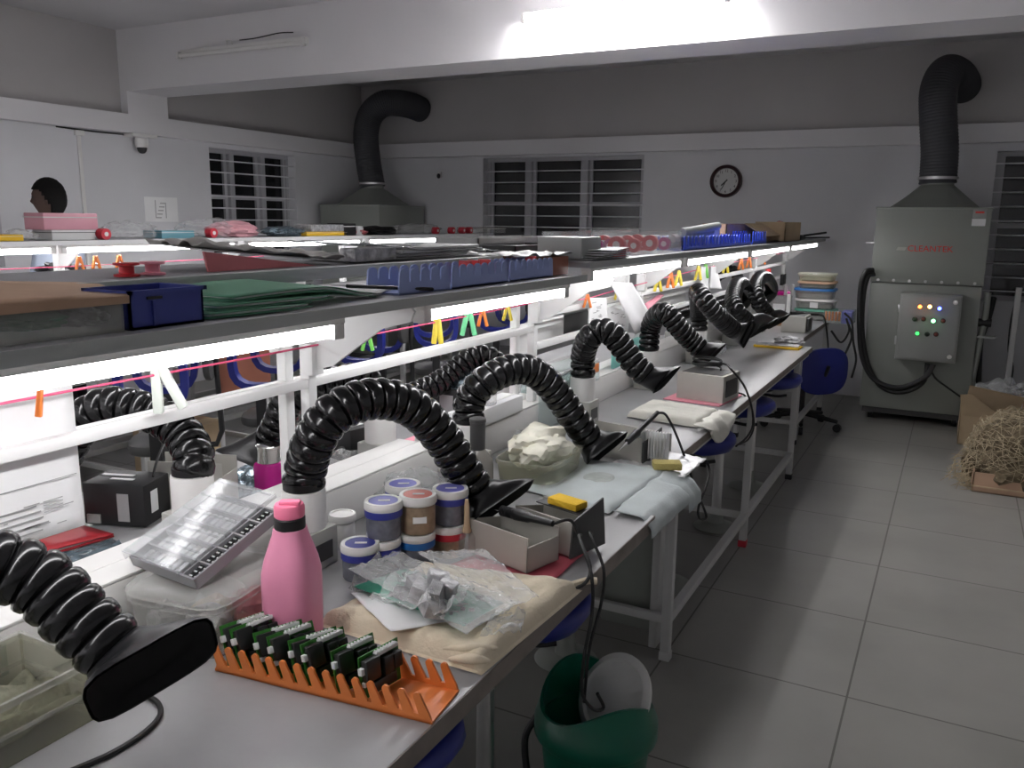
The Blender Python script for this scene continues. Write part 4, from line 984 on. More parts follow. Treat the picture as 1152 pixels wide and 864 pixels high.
# beige soldering station on pink mat with coiled cable
tag(MB().prism((-1.06, 3.43, Z0), V((.99, -.10, 0)), V((.10, .99, 0)), [(0, 0), (.25, 0), (.25, .30), (0, .30)], ZV*.004).build('pink_mat', 'pinkmat'), 'pink mat beneath the beige soldering station', 'mat')
s3 = V((-1.015, 3.475, Z0+.005)); u3 = V((.99, -.12, 0)).normalized(); v3 = V((-u3.y, u3.x, 0))
t = thing('soldering_station', 'beige soldering station box with a coiled cable, on the pink mat', 'soldering station', s3)
MB().prism(s3, u3, v3, [(0, 0), (.205, 0), (.205, .19), (0, .19)], ZV*.112).build('station_case', 'station', t)
MB().prism(s3+ZV*.1125, u3, v3, [(.012, .02), (.19, .02), (.19, .17), (.012, .17)], ZV*.002).build('top_slot', 'station_dark', t)
MB().prism(s3+u3*.2055, v3, ZV, [(.03, .02), (.16, .02), (.16, .09), (.03, .09)], u3*.003).build('vent_panel', 'station_dark', t)
ctr = s3+u3*.09+v3*.10+ZV*.118; P = []
for k in range(46): a = k*.55; P.append(ctr+V((.06*math.cos(a), .055*math.sin(a)*1.1, .004+.020*abs(math.sin(a*.37))+.0006*k)))
MB().tube(P+[ctr+u3*.09+ZV*.03, at(822, 415, x=-.79), at(836, 432, x=-.755), at(845, 455, x=-.735), at(847, 478, x=-.725), at(840, 492, x=-.73), at(828, 502, x=-.75)], .0045, 6, 3).build('coiled_cable', 'cable', t)
MB().tube([s3+u3*.206+v3*.10+ZV*.05, at(826, 441, x=-.81), at(838, 445, x=-.77), at(846, 460, x=-.74), at(848, 480, x=-.728), at(842, 494, x=-.735), at(832, 500, x=-.75)], .004, 6).build('supply_cable', 'cable', t)
# acrylic sheet and clear boxes along the trunking of the long bench
tag(MB().bx(-1.262, -1.258, 2.62, 3.12, Z0, .99).build('acrylic_sheet', 'acrylic'), 'clear sheet standing behind the pipe of the long bench', 'clear sheet')
t = thing('clear_box', 'clear box with a white and orange lid behind the arm pipe', 'box', (-1.305, 2.95, TZ+.112))
crate(-1.40, -1.245, 2.75, 3.15, TZ+.113, TZ+.19).build('box_walls', 'acrylic', t)
MB().prism((-1.41, 2.73, TZ+.192), XV, YV, [(0, 0), (.17, 0), (.15, .44), (.01, .42)], ZV*.006).build('lid', 'paper', t)
MB().bx(-1.246, -1.2435, 2.95, 3.14, TZ+.15, TZ+.185).build('orange_label', 'orange', t)
tag(MB().bx(-1.30, -1.285, 3.42, 3.75, TZ+.113, TZ+.215, .003).build('teal_sheet', mat('teal_plastic', (.22, .55, .50), .35)), 'teal plastic sheet standing behind the second pipe of the long bench', 'plastic sheet')
tag(MB().ball((-1.20, 4.85, Z0+.03), (.06, .08, .04), 4, .3, 4, 19, floor=Z0+.001).build('plastic_bag', 'film'), 'crumpled clear bag near the far arms of the long bench', 'plastic bag')
# far end of the long bench: strip boards, station, stack of boxes
t = thing('strip_board', 'yellow edged strip board near the far end of the long bench', 'circuit board', (-.92, 5.35, Z0))
MB().bx(-1.06, -.79, 5.22, 5.34, Z0, Z0+.012, .001).build('strip', 'yellow', t)
MB().bx(-1.05, -.80, 5.235, 5.33, Z0+.012, Z0+.02, .001).build('strip_parts', 'crinkle', t)
tag(MB().ball((-.88, 5.40, Z0+.028), (.085, .06, .03), 4, .35, 6, 22, floor=Z0+.001).build('crumpled_foil', 'crinkle'), 'crumpled silvery black packing beside the yellow strip board', 'foil')
s4 = V((-1.05, 6.06, Z0)); t = thing('soldering_station', 'beige soldering station near the lidded boxes at the far end', 'soldering station', s4)
MB().bx(-1.05, -.885, 6.06, 6.26, Z0, Z0+.115, .004).build('station_case', 'station', t)
MB().bx(-1.03, -.90, 6.08, 6.24, Z0+.115, Z0+.118, .001).build('top_slot', 'station_dark', t)
MB().bx(-.884, -.870, 6.08, 6.24, Z0+.01, Z0+.10, .002).build('front_panel', 'station_dark', t)
ir = thing('soldering_iron', 'black soldering iron resting on the far beige station', 'soldering iron', (-.93, 6.15, Z0+.125))
ia, ib = V((-1.0, 6.12, Z0+.128)), at(920, 354, x=-.86)
MB().sweep([ia, lerp(ia, ib, .4), lerp(ia, ib, .45), ib], [.012, .015, .010, .008], 12).build('grip', 'black', ir)
MB().tube([ib, at(927, 357, x=-.845), at(930, 372, x=-.84), at(932, 395, x=-.835), at(931, 412, x=-.835)], .006, 8).build('cord', 'cable', ir)
def lidbox(label, c, w, d, h, body, lid, lidh=.016, name='lidded_box'):
    t = thing(name, label, 'box', c, 'lidded boxes by the back wall')
    MB().loft(rbox_rings(c, w, d, [(0, .90), (.004, .93), (h-lidh, .99), (h-lidh, .95), (.008, .90)], 0), True, True).build('tub', body, t, angle=50)
    MB().loft(rbox_rings(c, w, d, [(h-lidh, 1.05), (h-.004, 1.06), (h, 1.03)], 0)).build('lid', lid, t, angle=50)
    MB().loft(rbox_rings(c, w*.86, d*.86, [(.010, .95), ((h-lidh)*.6, .9)], 0)).build('contents', 'greysheet', t, angle=50)
    return t
sx, sy, zz = -.965, 7.05, Z0
for (lab, h, dx, body, lid) in (('lidded box with a green lid, at the bottom of the stack', .085, .005, 'milky', 'peg_mint'), ('lidded box with a pinkish white lid and label, second from the bottom', .078, .0, 'milky', 'jar_white'),
                               ('lidded box with a blue lid, in the middle of the stack', .080, -.012, 'milky', 'band_blue'), ('lidded box with a brown lid, second from the top of the stack', .055, .0, 'milky_warm', 'cardboard'), ('clear warm tinted box, at the top of the stack', .062, -.005, 'milky_warm', 'milky_warm')):
    b = lidbox(lab, V((sx+dx, sy, zz)), .30 if h > .07 else .27, .24, h, body, lid if lid != 'peg_mint' else mat('lid_green', (.12, .42, .30), .4))
    if 'label' in lab: MB().bx(sx-.03, sx+.03, sy-.127, sy-.122, zz+.012, zz+.055).build('box_label', 'paper', b)
    zz += h+.001
t = thing('clear_canister', 'clear canister with a magenta lid beside the stacked boxes', 'canister', (-1.22, 6.85, Z0))
MB().lathe([(.075, 0), (.08, .004), (.08, .19), (.074, .195)], (-1.20, 6.85, Z0), 28, 4).build('canister_body', 'milky', t)
MB().lathe([(.083, .196), (.085, .20), (.085, .222), (.08, .226)], (-1.20, 6.85, Z0), 28, 4).build('lid', 'magenta', t)
MB().bx(-1.245, -1.155, 6.763, 6.768, Z0+.07, Z0+.13).build('canister_label', 'paper', t)
t = thing('pen_stand', 'slim white stand holding dark pens beside the box stack', 'pen stand', (-1.125, 6.75, Z0))
MB().bx(-1.14, -1.115, 6.74, 6.765, Z0, Z0+.21, .002).build('stand', 'white_metal', t)
for k in (0, 1): MB().cyl((-1.155+.05*k, 6.75, Z0+.20), (-1.155+.05*k, 6.75, Z0+.285), .012, seg=10).build('pen', 'inkgrey', t)
for x, y, mm, lab in ((-1.19, 6.35, 'orange', 'orange spool near the far arms'), (-1.15, 6.45, 'cardlight', 'tan spool standing near the far arms')):
    t = thing('wire_spool', lab, 'spool', (x, y, Z0))
    MB().lathe([(.045, 0), (.045, .006), (.03, .008), (.03, .075), (.045, .077), (.045, .083)], (x, y, Z0), 20).build('spool', mm, t)
    MB().lathe([(.031, .01), (.038, .012), (.038, .07), (.031, .072)], (x, y, Z0), 20).build('wound_wire', 'cardlight' if mm == 'orange' else 'orange', t)
t = thing('component_bin', 'low bin of orange and violet parts at the bench end by the tall cabinet', 'parts bin', (-.80, 6.9, Z0))
MB().bx(-.86, -.745, 6.82, 7.0, Z0+.003, Z0+.075).build('orange_parts', 'crinkle', t)
crate(-.87, -.66, 6.80, 7.02, Z0, Z0+.10).build('bin_walls', 'acrylic', t)
MB().bx(-.745, -.672, 6.83, 7.0, Z0+.003, Z0+.09).build('violet_parts', 'lid_purple', t)
m = MB()
for k in range(5): m.bx(-.862+.024*k, -.846+.024*k, 6.806, 6.82, Z0+.02, Z0+.09, .003)
m.build('orange_tabs', 'orange', t)
for k, (pa, lab) in enumerate((([(955, 365), (958, 380), (950, 400), (944, 415), (946, 428)], 'black cord hanging from the bench end, left of the parts bin tail'), ([(950, 352), (958, 362), (960, 385), (963, 405), (958, 425)], 'black cord looping down nearest the tall cabinet'), ([(935, 372), (946, 385), (955, 372), (952, 358)], 'black cord slung between the far station and the parts bin'))):
    tag(MB().tube([at(x, y, y=6.72) for x, y in pa], .008, 8).build('dangling_cable', 'cable'), lab, 'cord')

# ================================================================== ON THE REAR BENCH
t = thing('red_folder', 'red folder lying on the rear bench', 'folder', (-1.86, 1.12, Z0))
fa, fb, fc, fd = V((-2.03, 1.10, Z0+.002)), V((-1.735, .99, Z0+.002)), V((-1.70, 1.235, Z0+.002)), V((-1.96, 1.24, Z0+.002))
MB().sheet(quad(fa, fb, fc, fd), 4, 4).build('folder_back', 'redfold', t, solid=.003)
MB().sheet(lambda u, v: quad(fa, fb, fc, fd)(u, v)+V((0, 0, .005+.012*u*(1-v))), 8, 8).build('folder_front', 'redfold', t, solid=.002)
MB().sheet(lambda u, v: quad(fa, fb, fc, fd)(.03+.95*u, .03+.94*v)+V((0, 0, .0035)), 4, 4).build('papers', 'paper', t, solid=.001)
tag(MB().sheet(drape(quad(V((-1.72, 1.00, Z0+.002)), V((-1.60, 1.02, Z0+.002)), V((-1.60, 1.20, Z0+.002)), V((-1.69, 1.22, Z0+.002))), 8, 8, .012, 4, 6), 16, 16).build('antistatic_bag', 'esd', solid=.001), 'small grey antistatic bag at the edge of the red folder', 'bag')
bb = V((-1.775, 1.335, Z0)); t = thing('power_box', 'black power supply box with white stickers on the rear bench', 'power supply', bb)
yw = .35; B = Matrix.Rotation(yw, 3, 'Z')
MB().box(bb+V((0, 0, .055)), (.16, .115, .105), .003, yw).build('case', 'black', t)
for (x, y, w, d) in ((-.03, .015, .085, .014), (.0, -.015, .06, .012)): MB().box(bb+B@V((x, y, 0))+V((0, 0, .1082)), (w, d, .0012), 0, yw).build('top_sticker', 'paper', t)
MB().prism(bb+B@V((.0805, -.03, .03)), B@YV, ZV, [(0, 0), (.03, 0), (.03, .055), (0, .055)], B@V((.001, 0, 0))).build('side_sticker', 'paper', t)
MB().prism(bb+B@V((-.02, -.0582, .015)), B@XV, ZV, [(.03, 0), (.06, 0), (.06, .07), (.03, .07)], B@V((0, -.001, 0))).build('front_label', 'inkgrey', t)
MB().prism(bb+B@V((-.07, -.0585, .008)), B@XV, ZV, [(0, 0), (.035, 0), (.035, .022), (0, .022)], B@V((0, -.004, 0))).build('mains_inlet', 'unit2', t)
for x in (-.06, .06): MB().cyl(bb+B@V((x, -.04, 0)), bb+B@V((x, -.04, .004)), .007, seg=10).build('foot', 'black', t)
t = thing('iron_holder', 'open grey tin holder between the black power box and the arm pipe', 'soldering iron holder', (-1.63, 1.40, Z0))
tin_tray(t, V((-1.80, 1.42, Z0)), V((.93, .36, 0)).normalized(), V((-.36, .93, 0)).normalized(), .20, .09, .125)
tag(MB().tube([at(172, 536, x=-1.72), at(176, 520, x=-1.74), at(184, 500, x=-1.78), at(190, 488, x=-1.8)], .0035, 6).build('thin_cable', 'cable'), 'thin black cord rising from the tin holder by the black power box', 'cord')
fl = V((-1.62, 1.665, Z0)); t = thing('drinking_flask', 'magenta flask with a silver lid on the rear bench', 'flask', fl)
MB().lathe([(.030, 0), (.035, .003), (.036, .075), (.034, .084), (.029, .088)], fl, 28, 3.2).build('flask_body', 'magenta', t)
MB().lathe([(.028, .087), (.0315, .089), (.0315, .126), (.033, .127), (.033, .134), (.030, .136)], fl, 28).build('lid', 'chrome', t)
tag(MB().sheet(drape(quad(V((-1.86, 1.60, Z0+.002)), V((-1.60, 1.50, Z0+.002)), V((-1.58, 1.86, Z0+.002)), V((-1.84, 1.92, Z0+.002))), 12, 12, .03, 6, 16), 40, 40).build('antistatic_bag', 'esd', solid=.001), 'crumpled bluish antistatic bag around the magenta flask', 'bag')
cb_ = V((-1.66, 2.06, Z0)); t = thing('soldering_controller', 'black soldering controller with a red display on the rear bench', 'soldering station', cb_)
yw = -.15; B = Matrix.Rotation(yw, 3, 'Z')
MB().box(cb_+V((0, 0, .055)), (.15, .12, .105), .004, yw).build('case', 'black', t)
MB().box(cb_+B@V((.02, 0, .1085)), (.05, .05, .001), 0, yw).build('top_sticker', 'paper', t)
MB().prism(cb_+B@V((-.05, -.0605, .062)), B@XV, ZV, [(0, 0), (.045, 0), (.045, .018), (0, .018)], B@V((0, -.001, 0))).build('display', 'led_red', t)
for k in range(3): MB().cyl(cb_+B@V((-.045+.018*k, -.060, .035)), cb_+B@V((-.045+.018*k, -.068, .035)), .006, seg=10).build('button', 'paper', t)
MB().cyl(cb_+B@V((.04, -.060, .04)), cb_+B@V((.04, -.074, .04)), .012, seg=12).build('socket', 'station_dark', t)
tag(MB().ball((-1.60, 1.935, Z0+.025), (.06, .07, .032), 4, .3, 4, 25, floor=Z0+.001).build('plastic_bag', 'film'), 'crumpled clear bag before the black soldering controller', 'plastic bag')
tag(MB().bx(-1.62, -1.415, 2.18, 2.60, Z0, Z0+.003).build('pink_sheet', 'pinkmat', None), 'pink sheet on the rear bench behind the grey bottle', 'sheet')
t = thing('power_box', 'black power box at the far end of the rear benches', 'power supply', (-1.66, 2.74, Z0))
MB().bx(-1.76, -1.59, 2.66, 2.82, Z0, Z0+.115, .004).build('case', 'black', t)
MB().bx(-1.70, -1.64, 2.659, 2.661, Z0+.02, Z0+.09).build('front_label', 'inkgrey', t)
MB().sheet(drape(quad(V((-1.77, 2.65, Z0+.117)), V((-1.57, 2.65, Z0+.117)), V((-1.57, 2.83, Z0+.117)), V((-1.77, 2.83, Z0+.117))), 8, 8, .018, 4, 6), 16, 16).build('bag_on_top', 'esd', t, solid=.001)
# ================================================================== HANGING PAPERS, STRING AND PEGS
sA = tag(MB().tube([(-1.27, -.5, 1.213), (-1.27, .87, 1.214), (-1.27, 1.45, 1.214), (-1.27, 2.42, 1.219), (-1.29, 2.655, 1.222)], .0022, 6, 4).build('drying_string', 'string'), 'pink string stretched below the near shelf', 'string')
sB = tag(MB().tube([(-1.29, 2.66, 1.222), (-1.27, 3.0, 1.200), (-1.27, 3.45, 1.212), (-1.27, 4.9, 1.243), (-1.27, 6.77, 1.255), (-1.30, 7.44, 1.258)], .0020, 6, 4).build('drying_string', 'string'), 'thin string below the far shelf carrying small pegs', 'string')
def string_z(y):
    P = [(-.5, 1.213), (1.45, 1.214), (2.42, 1.219), (2.66, 1.222), (3.0, 1.200), (3.45, 1.212), (4.9, 1.243), (6.77, 1.255), (7.5, 1.258)]
    for (a, za), (b, zb) in zip(P, P[1:]):
        if a <= y <= b: return za+(zb-za)*(y-a)/(b-a)
    return 1.22
def peg(label, px, py, m, L=.070, x=-1.266, tilt=0., spread=.44, yaw=.6, turned=False):
    p = at(px, py, x=x); z = string_z(p.y)
    t = thing('clothes_peg', label, 'clothes peg', (p.x, p.y, z), 'pegs on the strings')
    K = dict(parent=t, local=True); zt = L*.30
    for s in (-1, 1):
        MB().box((s*L*.5*math.sin(spread/2)*1.1, 0, zt-L*.5), (L*.17, L*.16, L), L*.03, 0, 0, -s*spread/2).build('jaw', m, **K)
    MB().cyl((-L*.08, 0, zt-L*.42), (L*.08, 0, zt-L*.42), L*.05, seg=8).build('spring', 'steel', **K)
    t.rotation_euler = (0, tilt, yaw)
    return t
peg('orange peg clipping the white sheet at the photo edge', 43, 428, 'peg_orange', .046, spread=.05, tilt=.15)
peg('large pale green peg on the pink string beside the white sheet', 180, 416, 'peg_white', .100, tilt=-.22)
peg('bright green peg high on the pink string beside the shelf bracket', 413, 372, 'peg_green', .055)
peg('yellow peg on the pink string, between the green pegs', 492, 365, 'peg_yellow', .088, spread=.22)
peg('mint green peg on the pink string, beyond the yellow one', 527, 357, 'peg_mint', .085)
peg('orange peg on the pink string near the second post pair', 543, 346, 'peg_orange', .060)
peg('yellow peg on the pink string at the second post pair', 571, 341, 'peg_yellow', .058)
peg('orange peg clipping the scribbled papers', 661, 331, 'peg_orange', .055, spread=.5)
peg('yellow peg clipping the long white paper', 696, 315, 'peg_yellow', .060)
for lab, x, y, m in (('yellow peg on the far string, first beyond the long white paper', 741, 306, 'peg_yellow'), ('orange peg on the far string, paired with yellow ones', 755, 303, 'peg_orange'), ('yellow peg on the far string, beside the orange one', 764, 302, 'peg_yellow'),
                    ('yellow peg on the far string, left of the small papers', 786, 298, 'peg_yellow'), ('green peg on the far string over the small white papers', 794, 295, 'peg_green'), ('pale yellow peg on the far string, alone', 817, 293, 'peg_yellow'), ('orange peg on the far string, third from the end', 834, 291, 'peg_orange'), ('orange peg on the far string, second from the end', 843, 289, 'peg_orange'), ('orange peg at the far end of the string', 859, 285, 'peg_orange')):
    peg(lab, x, y, m, .080, spread=.4)
# white printed sheet behind the rail (its code square is left blank)
pt = thing('hanging_sheet', 'white printed sheet hung behind the near rail at the photo edge', 'paper', (-1.335, .78, .96))
MB().sheet(lambda u, v: V((-1.338+.004*math.sin(u*4), .62+.297*u, 1.225-.262*v-.012*u*v)), 10, 10).build('sheet', 'paper', pt, solid=.0006)
m = MB(); random.seed(5)
pX = -1.3325
for r in range(5): m.bx(pX, pX+.0006, .63, .63+.16+.06*random.random(), 1.018-.0035-.011*r, 1.018-.011*r-.001)
m.build('printed_lines', 'inkgrey', pt)
m = MB()
for k in range(14):
    y, z = random.uniform(.64, .88), random.uniform(.972, 1.02); w = random.uniform(.006, .03)
    m.bx(pX, pX+.0006, y, y+w, z, z+.0016)
for k in range(4): m.bx(pX, pX+.0006, .84, .875, 1.0+.006*k, 1.0015+.006*k)
m.bx(pX, pX+.0005, .63, .905, 1.052, 1.0535); m.bx(pX, pX+.0005, .63, .72, 1.09, 1.0915)
m.build('printed_notes', 'inkgrey', pt)
def hung_sheet(label, tl, tr, br, bl_, x, curl=.01, marks=0, seed=1, nm='hanging_sheet', m0='paper'):
    a, b, c, d = [at(px, py, x=x) for px, py in (tl, tr, br, bl_)]
    t = thing(nm, label, 'paper', (x, (a.y+b.y)/2, min(c.z, d.z)))
    f = quad(a, b, c, d)
    MB().sheet(lambda u, v: f(u, v)+V((curl*math.sin(u*5+seed)*v, 0, 0)), 12, 12).build('sheet', m0, t, solid=.0006)
    if marks:
        k = MB(); random.seed(seed)
        for _ in range(marks):
            u, v = random.uniform(.08, .75), random.uniform(.1, .92); p = f(u, v)+V((curl*math.sin(u*5+seed)*v+.0012, 0, 0)); w = random.uniform(.01, .05)
            k.box(p, (.0006, w, .003))
        k.build('handwriting', 'inkgrey', t)
    return t
hung_sheet('long white paper hung from the yellow peg before the long bench', (686, 317), (711, 318), (738, 362), (711, 376), -1.255, .02)
hung_sheet('scribbled paper hung from the orange peg, left of the long white one', (663, 335), (682, 335), (684, 378), (662, 378), -1.262, .008, 26, 3)
hung_sheet('scribbled paper behind the long white one', (684, 345), (708, 350), (706, 380), (683, 380), -1.285, .006, 20, 4)
hung_sheet('white paper hung small under the far shelf, first of two', (789, 300), (797, 300), (796, 325), (786, 325), -1.262, .01, 0, 2)
hung_sheet('white paper hung small under the far shelf, second of two', (800, 300), (806, 300), (813, 325), (800, 325), -1.262, .01, 0, 5)
ph = hung_sheet('grey print with a dark picture hung behind the second post pair', (634, 333), (662, 331), (662, 376), (634, 378), -1.35, .003, 0, 6, 'hanging_print', 'greysheet')
a = at(635, 355, x=-1.3455); b = at(661, 371, x=-1.3455)
MB().bx(-1.3465, -1.3445, min(a.y, b.y), max(a.y, b.y), min(a.z, b.z), max(a.z, b.z)).build('dark_picture', 'chip', ph)
tag(MB().sheet(lambda u, v: lerp(at(725, 342, x=-1.36), at(743, 330, x=-1.36), u)+V((.02*v, 0, -.03*v*(1-u*.7))), 6, 4).build('pink_slip', 'pinkmat', solid=.0006), 'pink paper slip behind the far rails', 'paper')
a = at(607, 352, x=-1.42); b = at(660, 345, x=-1.42)
tag(MB().bx(-1.43, -1.42, 2.72, 4.95, 1.00, 1.115, .002).build('rail_board', 'white_metal'), 'white board fixed along the far rear rails', 'board')
tag(MB().bx(-1.292, -1.275, 6.6, 6.75, 1.07, 1.15, .003).build('red_tag', 'red'), 'small red tag on the far rails', 'tag')
t = thing('wall_switch', 'small black switch on the end post of the far rack', 'switch', (-1.29, 7.4, 1.0)); MB().bx(-1.291, -1.27, 7.24, 7.40, .99, 1.08, .003).build('switch_plate', 'black', t)

# ================================================================== ON THE NEAR SHELF
ZS = 1.337
t = thing('clear_bin', 'clear bin of green parts at the near end of the shelf, cardboard on top', 'bin', (-1.15, .75, ZS))
crate(-1.30, -1.035, .20, .795, ZS, ZS+.047, .004).build('bin_walls', 'milky', t)
MB().ball((-1.13, .69, ZS+.024), (.085, .05, .018), 4, .25, 5, 8, floor=ZS+.005).build('green_parts', 'green_file', t)
MB().ball((-1.12, .765, ZS+.022), (.08, .025, .018), 4, .3, 5, 9, floor=ZS+.005).build('grey_parts', 'crinkle', t)
MB().ball((-1.12, .58, ZS+.022), (.09, .05, .018), 4, .3, 5, 10, floor=ZS+.005).build('pale_parts', 'chip_lbl', t)
t = thing('cardboard_sheet', 'brown cardboard box lid lying on the clear bin of the near shelf', 'cardboard', (-1.2, .6, ZS+.05))
MB().sheet(quad(V((-1.36, .20, ZS+.098)), V((-1.03, .20, ZS+.054)), V((-1.03, .80, ZS+.051)), V((-1.33, .97, ZS+.044))), 6, 6).build('lid_top', 'cardboard', t, solid=.003)
MB().prism((-1.0295, .20, ZS+.040), YV, ZV, [(0, 0), (.60, 0), (.60, .011), (0, .013)], (.003, 0, 0)).build('lid_flap', 'cardboard', t)
t = thing('blue_bin', 'dark blue plastic bin standing on the near shelf', 'bin', (-1.08, .87, ZS))
x0, x1, y0, y1, z1 = -1.13, -1.034, .804, .938, ZS+.056
crate(x0, x1, y0, y1, ZS, z1, .004).build('bin_walls', 'blue_box', t)
crate(x0-.004, x1+.004, y0-.001, y1+.005, z1-.006, z1, .006, False).build('rim', 'blue_box', t)
MB().bx(x1, x1+.003, .834, .860, z1-.014, z1-.010).build('grip_slot', 'black', t)
MB().bx(x1, x1+.004, .842, .846, ZS+.003, z1-.016).build('rib', 'blue_box', t)
for k, (ya, yb, dz, xx, lab) in enumerate(((.955, 1.20, 0, -1.045, 'green file at the bottom of the pile on the near shelf'), (.985, 1.27, .010, -1.055, 'green file in the middle of the pile on the near shelf'), (1.03, 1.42, .020, -1.065, 'green file lying topmost on the near shelf pile'))):
    t = thing('green_file', lab, 'file', (xx-.1, (ya+yb)/2, ZS+dz), 'green files on the near shelf')
    bend = .012 if k == 2 else .003
    f = lambda u, v, d: V((xx-.20*u+.02*math.sin(v*3), ya+(yb-ya)*v, ZS+.0015+max(0, dz*(1 if k < 2 else min(1, (1-v)*2.4)))+d+bend*math.sin(PI*min(1, v*1.2))*(.5+.5*u)))
    MB().sheet(lambda u, v: f(u, v, 0), 6, 18).build('cover', 'green_file', t, solid=.0015)
    MB().sheet(lambda u, v: f(u, v, .007), 6, 18).build('cover', 'green_file', t, solid=.0015)
    MB().sheet(lambda u, v: f(.03+u*.94, .03+v*.94, .0035), 6, 18).build('papers', 'paper', t, solid=.003)
for k, (xa, ya, w, d, yw, lab) in enumerate(((-1.22, 1.05, .14, .12, .2, 'white paper sheaf behind the green files, beside the blue bin'), (-1.25, 1.70, .13, .42, -.03, 'white paper sheaf behind the green files, towards the blue racks'), (-1.16, 1.46, .14, .18, .3, 'loose white papers at the back of the near shelf'))):
    m = MB()
    for q in range(3): m.box((xa+.006*q, ya, ZS+.003+.004*q), (w, d, .002), 0, yw+.08*q)
    tag(m.build('paper_sheaf', 'paper'), lab, 'papers')
tag(MB().cyl((-1.09, 1.36, ZS+.026), (-1.04, 1.60, ZS+.006), .004, seg=8).build('black_pen', 'black'), 'thin black rod resting on the near shelf papers', 'rod')
comb_rack('blue comb board rack near the green files on the shelf', V((-1.050, 1.485, ZS)), V((.03, 1, 0)).normalized(), V((-1, .03, 0)).normalized(), .195, .09, .056, 5, 'blue_rack', valley=.48)
comb_rack('blue comb board rack holding red boards on the near shelf', V((-1.045, 1.69, ZS)), YV, -XV, .28, .09, .056, 8, 'blue_rack', valley=.48)
comb_rack('blue comb board rack at the far end of the near shelf', V((-1.045, 1.98, ZS)), YV, -XV, .27, .09, .056, 8, 'blue_rack', valley=.48)
for k, y in enumerate((1.79, 1.83, 1.885, 2.15)):
    t = thing('red_board', ['red board first in the blue comb rack', 'red board second in the blue comb rack', 'red board third in the blue comb rack', 'red board last in the blue comb rack'][k], 'board', (-1.09, y, ZS), 'red boards in the blue racks')
    MB().bx(-1.085, -1.052, y-.004, y+.004, ZS+.006, ZS+.062, .001).build('board', 'red', t)
t = thing('brown_box', 'dark brown box on the shelf between the blue racks and grey boxes', 'box', (-1.16, 2.22, ZS))
MB().bx(-1.22, -1.06, 2.265, 2.395, ZS, ZS+.055, .002).build('box_body', 'brown', t)
MB().sheet(drape(quad(V((-1.27, 2.1, ZS+.058)), V((-1.07, 2.12, ZS+.058)), V((-1.05, 2.40, ZS+.058)), V((-1.24, 2.40, ZS+.058))), 6, 6, .02, 4, 2), 14, 14).build('grey_wrap', 'greysheet', t, solid=.001)
ZF = 1.375
t = thing('grey_box', 'grey antistatic box at the start of the far shelf', 'box', (-1.1, 2.53, ZF))
MB().bx(-1.20, -1.045, 2.46, 2.62, ZF, ZF+.072, .003).build('box_body', 'shelf_grey', t)
m = MB()
for q in range(5): m.box((-1.10+.004*q, 2.63+.012*q, ZF+.004+.007*q), (.18, .34, .003), 0, .06*q)
tag(m.build('sheet_stack', 'crinkle'), 'stack of silvery sheets at the start of the far shelf', 'sheets')
t = thing('reel_bin', 'clear bin of red reels on the far shelf', 'bin', (-1.14, 3.1, ZF))
crate(-1.28, -1.05, 2.66, 3.55, ZF, ZF+.085, .003).build('bin_walls', 'clear', t)
random.seed(9)
for k in range(13):
    y = 2.73+.062*k; x = -1.10-.05*(k % 3); t = thing('red_reel', 'red reel in the clear bin on the far shelf', 'reel', (x, y, ZF+.005), 'red reels in the clear bin')
    r = .026+.006*(k % 2); zz = ZF+.006+r
    MB().cyl((x, y-.012, zz), (x, y+.012, zz), r, seg=16).build('reel', 'red' if k % 4 else 'magenta', t)
    MB().cyl((x, y-.0135, zz), (x, y+.0135, zz), r*.45, seg=12).build('hub', 'paper', t)
tag(MB().bx(-1.06, -1.02, 2.68, 2.79, ZF, ZF+.03, .002).build('red_block', 'red'), 'small red block in front of the reel bin', 'block')
for k in range(3):
    tag(MB().cyl((-1.16+.03*k, 3.62+.05*k, ZF+.02+.028*k), (-1.18+.02*k, 4.4+.05*k, ZF+.045+.03*k), .020, seg=12).build('grey_tube', 'shelf_grey'), ['grey tube at the bottom of the bundle behind the blue rack', 'grey tube in the middle of the bundle behind the blue rack', 'grey tube on top of the bundle behind the blue rack'][k], 'tube', 'grey tubes on the far shelf')
t = thing('white_cup', 'pale grey roll standing by the grey tubes', 'roll', (-1.2, 4.5, ZF)); MB().lathe([(.07, 0), (.07, .10), (.03, .10), (.03, .02)], (-1.23, 4.62, ZF), 24).build('roll', 'duct_white', t)
comb_rack('bright blue comb rack on the far shelf', V((-1.06, 3.62, ZF)), YV, -XV, 1.35, .12, .062, 22, 'blue_bright')
comb_rack('bright blue comb rack end piece on the far shelf, before the cardboard boxes', V((-1.06, 5.0, ZF)), YV, -XV, .40, .12, .075, 6, 'blue_bright')
t = thing('cardboard_box', 'open cardboard box on the far shelf', 'box', (-1.2, 5.35, ZF))
crate(-1.33, -1.19, 4.9, 5.9, ZF, ZF+.115, .005).build('box_walls', 'cardboard', t)
MB().prism((-1.19, 5.35, ZF+.115), V((.4, .1, -.25)), YV, [(0, 0), (.30, 0), (.30, .55), (0, .55)], (0, 0, .004)).build('flap', 'cardlight', t)
t = thing('carton', 'pale carton with a red opening on the far shelf', 'carton', (-1.13, 6.15, ZF))
crate(-1.24, -1.04, 5.9, 6.5, ZF, ZF+.13, .005).build('carton_walls', 'cardlight', t)
MB().ball((-1.14, 6.2, ZF+.09), (.09, .27, .045), 3, .2, 5, 3, floor=ZF+.01).build('red_contents', 'redsheet', t)
t = thing('black_clamp', 'black clamp at the wall end of the far shelf', 'clamp', (-1.1, 6.85, ZF))
MB().bx(-1.16, -1.07, 6.75, 6.95, ZF, ZF+.035, .004).build('clamp_body', 'black', t)
